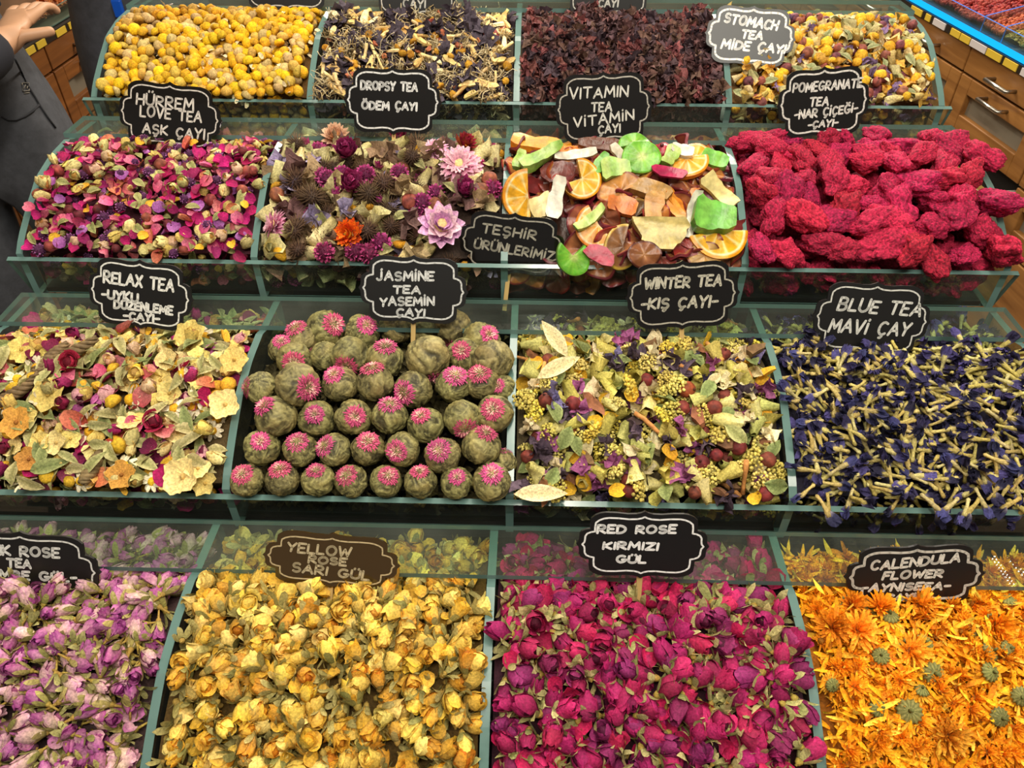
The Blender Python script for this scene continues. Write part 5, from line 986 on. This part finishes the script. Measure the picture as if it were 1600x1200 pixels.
def counter(name, label, M, sgn, wood, cols, cat='counter'):
    """sgn maps distance along the counter to local x; local -y faces the aisle"""
    root = thing(name, label, cat); root.matrix_world = M
    X = lambda a, b: (min(sgn * a, sgn * b), max(sgn * a, sgn * b))
    s0, s1 = cols[0], cols[-1]; a, b = X(s0, s1)
    box('carcass', (a, .03, .0), (b, .62, .868), M_DARK, root); box('plinth', (a, .02, 0), (b, .03, .09), M_DARK, root)
    for c0, c1 in zip(cols[:-1], cols[1:]):
        x0, x1 = X(c0 + .003, c1 - .003); cx = (x0 + x1) / 2
        d = box('drawer', (x0, 0, .776), (x1, .03, .845), wood, root, .003); handle(d, cx, .803)
        for z0, z1 in ((.606, .770), (.440, .600)):
            g = G(); fw = .055
            for lo, hi in (((x0, 0, z0), (x0 + fw, .03, z1)), ((x1 - fw, 0, z0), (x1, .03, z1)), ((x0 + fw, 0, z0), (x1 - fw, .03, z0 + .06)), ((x0 + fw, 0, z1 - .045), (x1 - fw, .03, z1))): box_g(g, lo, hi)
            f = link('bin_front', mesh('bin_front', g, wood, False), root); bv = f.modifiers.new('bevel', 'BEVEL'); bv.width = .0025; bv.segments = 2
            box('pane', (x0 + fw - .002, .018, z0 + .058), (x1 - fw + .002, .022, z1 - .043), M_PANE, f); handle(f, cx, z1 - .022)
        box('lower_panel', (x0, 0, .095), (x1, .03, .434), wood, root, .003)
    return root, X
def at_frame(o, xdir):
    xd = np.array(xdir, float); xd /= np.linalg.norm(xd); z = np.array([0, 0, 1.]); y = np.cross(z, xd); m = np.eye(4); m[:3, 0], m[:3, 1], m[:3, 2], m[:3, 3] = xd, y, z, o; return Matrix(m.tolist())
AR = math.radians(6.3); dYR = np.array([-math.sin(AR), math.cos(AR), 0])
MR = at_frame((1.3, 1.25, 0), -dYR); rc = [-.076 + .405 * i for i in range(-4, 5)]
CR, XR = counter('drawer_counter', 'oak brown drawer counter with glass fronted bins right of the tea display', MR, -1, M_WOOD, rc)
# one bin of the lower row stands pulled out
for f in list(CR.children):
    if f.name.startswith('bin_front'):
        cs = [v.co for v in f.data.vertices]; mx = sum(c.x for c in cs) / len(cs); mz = sum(c.z for c in cs) / len(cs)
        if mz < .55 and abs(mx - .278) < .1:
            f.location = (0, -.10, -.012); box('bin_side', (mx + .17, .03, .455), (mx + .182, .30, .585), plain('bin_liner', (190, 184, 170), .5), f); box('bin_side', (mx - .182, .03, .455), (mx - .17, .30, .585), bpy.data.materials['bin_liner'], f)
def tags(root, X, spots_, z=.857):
    for s, wd, m in spots_:
        a, b = X(s - wd / 2, s + wd / 2); box('price_tag', (a, -.0085, z - .009), (b, -.006, z + .009), m, root)
a, b = XR(rc[0], rc[-1]); box('tag_rail', (a, -.006, .847), (b, .03, .869), M_STRIP, CR)
tags(CR, XR, [(.25, .07, M_TAGY), (.175, .03, M_TAGY), (.105, .07, M_TAGW), (.01, .05, M_TAGY), (-.045, .05, M_TAGY), (-.115, .08, M_TAGW), (-.195, .07, M_TAGY), (-.275, .06, M_TAGY), (-.36, .07, M_TAGW)])
def case(name, label, M, X, s0, s1, edge, h, secs):
    root = thing(name, label, 'spice case'); root.matrix_world = M; a, b = X(s0, s1)
    f, e = G(), G(); pane(f, e, [(a, .012, .872), (b, .012, .872), (b, .012, .872 + h), (a, .012, .872 + h)], (0, -1, 0), .006); f.fin(); nf = len(f.Q); f.join(e); me = mesh('front_glass', f, [M_GLASS, edge], False)
    for i, p in enumerate(me.polygons): p.material_index = 0 if i < nf else 1
    link('front_glass', me, root)
    box('case_floor', (a, .016, .8685), (b, .61, .8715), bpy.data.materials.get('case_floor') or plain('case_floor', (150, 142, 128), .5), root)
    for s in secs:
        x, _ = X(s, s); f, e = G(), G(); pane(f, e, [(x, .02, .872), (x, .60, .872), (x, .60, 1.06), (x, .02, .872 + h)], (1, 0, 0), .005); f.fin(); nf = len(f.Q); f.join(e); me = mesh('divider', f, [M_GLASS, edge], False)
        for i, p in enumerate(me.polygons): p.material_index = 0 if i < nf else 1
        link('divider', me, root)
    return root
CRt = case('spice_case', 'glass spice case with blue glowing strip on the right counter', MR, XR, rc[0], rc[-1], M_BLUEE, .052, [.34, -.06, -.165, -.6])
a, b = XR(rc[0], rc[-1]); box('led_strip', (a, -.006, .8735), (b, .008, .8850), M_LED, CRt)
ML = at_frame((-1.4, 0, 0), (0, 1, 0)); lc = [1.10 + .405 * i for i in range(-3, 4)]
CL, XL = counter('drawer_counter', 'dark brown drawer counter behind the two people on the left', ML, 1, M_WOODL, lc)
a, b = XL(lc[0], lc[-1]); box('tag_rail', (a, -.006, .847), (b, .03, .869), M_STRIP, CL)
tags(CL, XL, [(1.02, .045, M_TAGY), (1.08, .05, M_TAGY), (1.20, .06, M_TAGY), (1.28, .06, M_TAGY), (1.42, .06, M_TAGY), (.93, .05, M_TAGY)])
CLt = case('spice_case', 'glass spice case holding orange brown spice on the left counter', ML, XL, lc[0], lc[-1], M_EDGE, .042, [1.5, .8])
def spice(name, label, M, X, s0, s1, zf, zb, pieces, base, y0=.022, y1=.56, n=2600):
    S = G(); a, b = X(s0 + .004, s1 - .004); nx, ny = 10, 14; gx = np.linspace(a, b, nx); gy = np.linspace(y0, y1, ny)
    V = np.array([[(x, y, zf + (zb - zf) * (y - y0) / (y1 - y0) + .006 * math.sin(x * 40) * math.sin(y * 30)) for y in gy] for x in gx]).reshape(-1, 3); S.add(V, grid_q(nx, ny), c=base)
    for i in range(n):
        x, y = U(a, b), y0 + (y1 - y0) * U(0, 1) ** 1.3; S.join(pick(pieces), rot_to(rng.normal(size=3)), (x, y, zf + (zb - zf) * (y - y0) / (y1 - y0) + .006 * math.sin(x * 40) * math.sin(y * 30) + U(0, .005)), U(.8, 1.3), U(.7, 1.2))
    o = link(name, mesh(name, S, M_CHIP)); o.matrix_world = M; tag(o, label, 'spice', None, 'stuff')
redp = [berry(.0055, c) for c in ((190, 74, 54), (206, 96, 70), (170, 56, 48))]; tanp = [leaf(.014, .004, (206, 184, 120), (160, 140, 80)) for _ in range(4)]; orp = [chip(.012, .007, .002, c) for c in ((190, 120, 54), (170, 96, 40), (206, 140, 70))]
spice('red_pellets', 'small red pellets heaped in the right spice case beyond the divider', MR, XR, -.06, .34, .900, 1.02, redp, (120, 40, 30)); spice('red_pellets', 'narrow strip of small red pellets beside the pale seeds in the right spice case', MR, XR, -.165, -.06, .900, 1.02, redp, (120, 40, 30), n=900)
spice('pale_seeds', 'pale green and tan dried leaves heaped in the right spice case', MR, XR, -.6, -.165, .900, 1.02, tanp, (120, 104, 56)); spice('orange_chips', 'orange brown spice flakes heaped in the left spice case', ML, XL, .8, 1.5, .900, 1.0, orp, (120, 70, 28))
# a strip of small bright diodes high above the right aisle; it shows only as dots in the lowest ledge
LL = thing('led_lamp', 'dotted diode lamp hanging above the right aisle, mirrored in the lowest glass ledge', 'lamp', (1.42, .15, 2.16))
box('housing', (-.05, -.09, .0), (.05, .09, .02), M_STEEL, LL)
g = G()
for row, (xa, ya, xb, yb) in enumerate(((-.031, .045, -.018, -.060), (.014, .050, .030, -.020))):
    for i in range(11 if row == 0 else 7):
        t = i / (10 if row == 0 else 6); sph(g, .0019, (xa + (xb - xa) * t, ya + (yb - ya) * t, -.002), nu=6, nv=4)
M_DIODE = bpy.data.materials.new('diode'); M_DIODE.use_nodes = True; _nt = M_DIODE.node_tree; _nt.nodes.remove(_nt.nodes['Principled BSDF']); _e = _nt.nodes.new('ShaderNodeEmission'); _e.inputs[0].default_value = (1, .97, .9, 1); _e.inputs[1].default_value = 60; _nt.links.new(_e.outputs[0], _nt.nodes['Material Output'].inputs[0])
link('diodes', mesh('diodes', g, M_DIODE), LL)
# ------------------------------------------------------------------ the two people
def skin_mesh(name, joints, edges, mat, parent, root='pelvis', sub=2):
    names = list(joints); me = bpy.data.meshes.new(name); me.from_pydata([joints[n][0] for n in names], [(names.index(a), names.index(b)) for a, b in edges], [])
    o = link(name, me, parent); sk = o.modifiers.new('skin', 'SKIN'); sk.use_smooth_shade = True
    lay_ = me.skin_vertices[0] if me.skin_vertices else None
    if lay_ is None:
        import bmesh
        bm = bmesh.new(); bm.from_mesh(me); bm.verts.layers.skin.verify(); bm.to_mesh(me); bm.free(); lay_ = me.skin_vertices[0]
    for i, n in enumerate(names):
        r = joints[n][1]; lay_.data[i].radius = r if isinstance(r, tuple) else (r, r); lay_.data[i].use_root = (n == root)
    s = o.modifiers.new('subd', 'SUBSURF'); s.levels = sub; s.render_levels = sub; me.materials.append(mat)
    return o
def denim(name, c):
    m, nt, b = new_mat(name); N = nt.nodes.new; L = nt.links.new; tc = N('ShaderNodeTexCoord'); n = N('ShaderNodeTexNoise'); n.inputs['Scale'].default_value = 30; n.inputs['Detail'].default_value = 8; n.inputs['Roughness'].default_value = .7
    mr = N('ShaderNodeMapRange'); mr.inputs[1].default_value = .3; mr.inputs[2].default_value = .7; mr.inputs[3].default_value = .7; mr.inputs[4].default_value = 1.35; hs = N('ShaderNodeHueSaturation'); hs.inputs['Color'].default_value = rgba(c)
    L(tc.outputs['Object'], n.inputs['Vector']); L(n.outputs[0], mr.inputs[0]); L(mr.outputs[0], hs.inputs['Value']); L(hs.outputs[0], b.inputs['Base Color']); b.inputs['Roughness'].default_value = .85
    bp = N('ShaderNodeBump'); bp.inputs['Strength'].default_value = .3; bp.inputs['Distance'].default_value = .004; n2 = N('ShaderNodeTexNoise'); n2.inputs['Scale'].default_value = 9; L(tc.outputs['Object'], n2.inputs['Vector']); L(n2.outputs[0], bp.inputs['Height']); L(bp.outputs[0], b.inputs['Normal'])
    return m
M_SKIN = plain('skin', (196, 150, 116), .5, noise_amt=.08, scale=60); M_JEANS = denim('grey_denim', (72, 74, 80)); M_JEANS2 = denim('charcoal_denim', (66, 68, 76)); M_NAVY = plain('navy_shirt', (20, 22, 34), .85); M_HAIR = plain('dark_hair', (34, 24, 18), .6); M_SHOE = plain('black_shoe', (20, 20, 20), .5); M_BLUE = plain('blue_lighter', (20, 90, 210), .3); M_SEAM = plain('denim_seam', (40, 41, 46), .9)
def hand_joints(J, E, side, wrist, dirn, palm_n, scale=1.0):
    """wrist to five bent fingers; dirn = along the hand, palm_n = the way the palm faces"""
    d = np.array(dirn, float); d /= np.linalg.norm(d); n = np.array(palm_n, float); n -= (n @ d) * d; n /= np.linalg.norm(n); a = np.cross(d, n) * side; w0 = np.array(wrist, float); S = scale
    J[f'{side}palm'] = (tuple(w0 + d * .035 * S), (.034 * S, .017 * S)); J[f'{side}knuckle'] = (tuple(w0 + d * .075 * S), (.036 * S, .015 * S)); E += [(f'{side}wrist', f'{side}palm'), (f'{side}palm', f'{side}knuckle')]
    for k, (o, l) in enumerate(((.030, .075), (.011, .084), (-.010, .078), (-.029, .062))):
        b = w0 + d * .085 * S + a * o * S; p = b; pr = f'{side}knuckle'
        for j, (f, c, r) in enumerate(((.12, 0, .0095), (.48, .18, .009), (.8, .5, .0085), (1.0, .8, .0075))):
            q = b + d * l * f * S * (1 - .25 * c) + n * l * .55 * c * f * S; nm = f'{side}f{k}{j}'; J[nm] = (tuple(q), r * S); E.append((pr, nm)); pr = nm
    b = w0 + d * .022 * S + a * .030 * S; pr = f'{side}palm'
    for j, (f, r) in enumerate(((.0, .012), (.5, .0105), (1.0, .009))):
        q = b + (d * .6 + a * .7 + n * .25) * .062 * f * S; nm = f'{side}t{j}'; J[nm] = (tuple(q), r * S); E.append((pr, nm)); pr = nm
def person(label, loc, rotz, arms, jeans, shirt, top=1.0):
    """a standing adult, 1.72 m tall; arms gives elbow, wrist, hand direction and palm for each side"""
    root = thing('person', label, 'person', loc); root.rotation_euler = (0, 0, rotz)
    J = {'pelvis': ((0, 0, .94), (.15, .105)), 'waist': ((0, -.005, 1.08), (.135, .095)), 'chest': ((0, .0, 1.28), (.155, .11)), 'neckbase': ((0, .01, 1.43), (.085, .07)), 'neck': ((0, 0, 1.50), (.055, .055)), 'jaw': ((0, -.02, 1.555), (.058, .066)), 'head': ((0, -.008, 1.63), (.074, .092)), 'crown': ((0, 0, 1.70), (.05, .06))}
    E = [('pelvis', 'waist'), ('waist', 'chest'), ('chest', 'neckbase'), ('neckbase', 'neck'), ('neck', 'jaw'), ('jaw', 'head'), ('head', 'crown')]
    for s in (1, -1):
        J.update({f'{s}hip': ((s * .095, 0, .87), .088), f'{s}knee': ((s * .11, -.02, .49), .058), f'{s}calf': ((s * .112, .01, .36), .056), f'{s}ankle': ((s * .115, .03, .09), .038), f'{s}toe': ((s * .13, -.13, .03), (.038, .026)), f'{s}sh': ((s * .185, .01, 1.39), .056), f'{s}elbow': (arms[s][0], .040), f'{s}wrist': (arms[s][1], .027)})
        E += [('pelvis', f'{s}hip'), (f'{s}hip', f'{s}knee'), (f'{s}knee', f'{s}calf'), (f'{s}calf', f'{s}ankle'), (f'{s}ankle', f'{s}toe'), ('neckbase', f'{s}sh'), (f'{s}sh', f'{s}elbow'), (f'{s}elbow', f'{s}wrist')]
        hand_joints(J, E, s, arms[s][1], arms[s][2], arms[s][3])
    skin_mesh('body', J, E, M_SKIN, root)
    T = {'pelvis': ((0, 0, .95), (.172, .128)), 'waistband': ((0, -.005, 1.07), (.166, .124)), 'bib': ((0, -.005, 1.24), (.168, .126))}; TE = [('pelvis', 'waistband'), ('waistband', 'bib')]
    for s in (1, -1):
        T.update({f'{s}hip': ((s * .098, 0, .84), .108), f'{s}knee': ((s * .112, -.02, .48), .082), f'{s}hem': ((s * .116, .02, .10), .078)}); TE += [('pelvis', f'{s}hip'), (f'{s}hip', f'{s}knee'), (f'{s}knee', f'{s}hem')]
    tr = skin_mesh('trousers', T, TE, jeans, root)
    B = {'hem': ((0, -.005, 1.12), (.172, .130)), 'chest': ((0, 0, 1.29), (.182, .136)), 'collar': ((0, .01, 1.44), (.09, .076))}; BE = [('hem', 'chest'), ('chest', 'collar')]
    for s in (1, -1):
        sh, el, wr = np.array((s * .185, .01, 1.39)), np.array(arms[s][0]), np.array(arms[s][1]); t = arms[s][4]
        end = sh + (el - sh) * min(t, 1) if t <= 1 else el + (wr - el) * (t - 1)
        B[f'{s}sh'] = (tuple(sh), .072)
        if t > 1: B[f'{s}el'] = (tuple(el), .056); BE += [(f'{s}sh', f'{s}el'), (f'{s}el', f'{s}cuff')]
        else: BE.append((f'{s}sh', f'{s}cuff'))
        B[f'{s}cuff'] = (tuple(end), .045 if t > 1 else .056); BE.append(('collar', f'{s}sh'))
    skin_mesh('shirt', B, BE, shirt, root, 'chest')
    g = G(); v, q = uv_sphere(20, 14); V = v * np.array([.083, .104, .10]) + np.array([0, .006, 1.655]); keep = [f for f in q if (V[f][:, 2].mean() > 1.665 or V[f][:, 1].mean() > .03)]; g.add(wob(V * 20, .05, 1.2) / 20, keep, c=(34, 24, 18)); link('hair', mesh('hair', g, M_HAIR), root)
    g = G()
    for s in (1, -1): sph(g, (.012, .008, .009), (s * .031, -.083, 1.637), (240, 236, 230), 10, 8)
    link('eyes', mesh('eyes', g, plain('eye_white', (235, 232, 226), .3)), root)
    g = G(); sph(g, (.012, .018, .022), (0, -.100, 1.612), nu=10, nv=8); sph(g, (.026, .010, .006), (0, -.083, 1.572), nu=10, nv=6)
    for s in (1, -1): sph(g, (.008, .018, .028), (s * .078, .0, 1.62), nu=8, nv=7)
    link('face_features', mesh('face_features', g, M_SKIN), root)
    for s in (1, -1):
        g = G(); sph(g, (.048, .135, .05), (s * .125, -.06, .045), nu=14, nv=9); V = g.v[0]; V[:, 2] = np.maximum(V[:, 2], .002); link('shoe', mesh('shoe', g, M_SHOE), root)
    return root, tr
P1_LOC, P1_ROT = (-1.07, .36, 0), (0, math.radians(-5), math.radians(20))
from mathutils import Euler
_inv = (Matrix.Translation(P1_LOC) @ Euler(P1_ROT).to_matrix().to_4x4()).inverted()
def near(px, py, x):   # a photo point on the upright plane at x, in this person's own frame
    return np.array((_inv @ Vector(on_plane(px, py, (x, 0, 0), (1, 0, 0)).tolist()))[:])
_e, _w, _h = near(-110, 130, -.95), near(2, 70, -.95), near(48, 4, -.94)
A1 = {-1: (tuple(_e), tuple(_w), _h - _w, (.3, .6, -.6), 1.97), 1: ((.20, .16, 1.16), (.06, .20, .98), (-.3, .1, -1), (-1, .2, 0), 1.0)}
P1, T1 = person('person in dark grey jeans and navy top standing nearest on the left, one hand raised', P1_LOC, P1_ROT[2], A1, M_JEANS, M_NAVY)
P1.rotation_euler = P1_ROT
# seams and a small stitched patch, laid on the trousers
bpy.context.view_layer.update(); _dg = bpy.context.evaluated_depsgraph_get()
def on_cloth(pts, lift=.0015):
    out = []
    for px, py in pts:
        d = Vector(ray(px, py).tolist()).normalized(); o = Vector(CAM.tolist())
        hit, loc, nr, _, ob, _ = SC.ray_cast(_dg, o, d)
        if hit and ob.parent == P1: out.append((_inv @ (loc + nr * lift))[:])
    return out
def stitch(name, pts, r, mat):
    P = on_cloth(pts)
    if len(P) > 1: g = G(); tube_g(g, P, r, 5); link(name, mesh(name, g, mat), P1)
stitch('pocket_seam', [(2, 181), (12, 187), (25, 187), (38, 182), (50, 174), (60, 164)], .0026, M_SEAM)
stitch('side_seam', [(22, 92), (32, 112), (44, 136), (54, 152), (62, 166), (74, 184), (86, 200)], .0022, M_SEAM)
M_PATCH = plain('patch_thread', (128, 122, 112), .8)
stitch('patch', [(34, 130), (44, 130), (45, 142), (35, 143), (34, 130)], .0014, M_PATCH); stitch('patch', [(36, 139), (39, 133), (41, 139), (43, 133)], .0012, M_PATCH); stitch('patch', [(37, 146), (45, 145)], .0010, M_PATCH)
A2 = {1: ((.24, .04, 1.15), (.12, -.16, 1.26), (-1, -.2, .3), (0, -.3, -1), 1.9), -1: ((-.24, .06, 1.15), (-.12, -.15, 1.24), (1, -.2, .3), (0, -.3, -1), 1.9)}
P2, T2 = person('person in charcoal overalls standing behind, between the left counter and the topmost tray', (-1.0, .93, 0), math.radians(35), A2, M_JEANS2, M_NAVY)
bl = box('blue_lighter', (-.012, -.006, -.02), (.012, .006, .02), M_BLUE, None, .003); bl.location = (-.985, .785, 1.03); tag(bl, 'small blue object at the hip of the person in charcoal jeans', 'lighter')
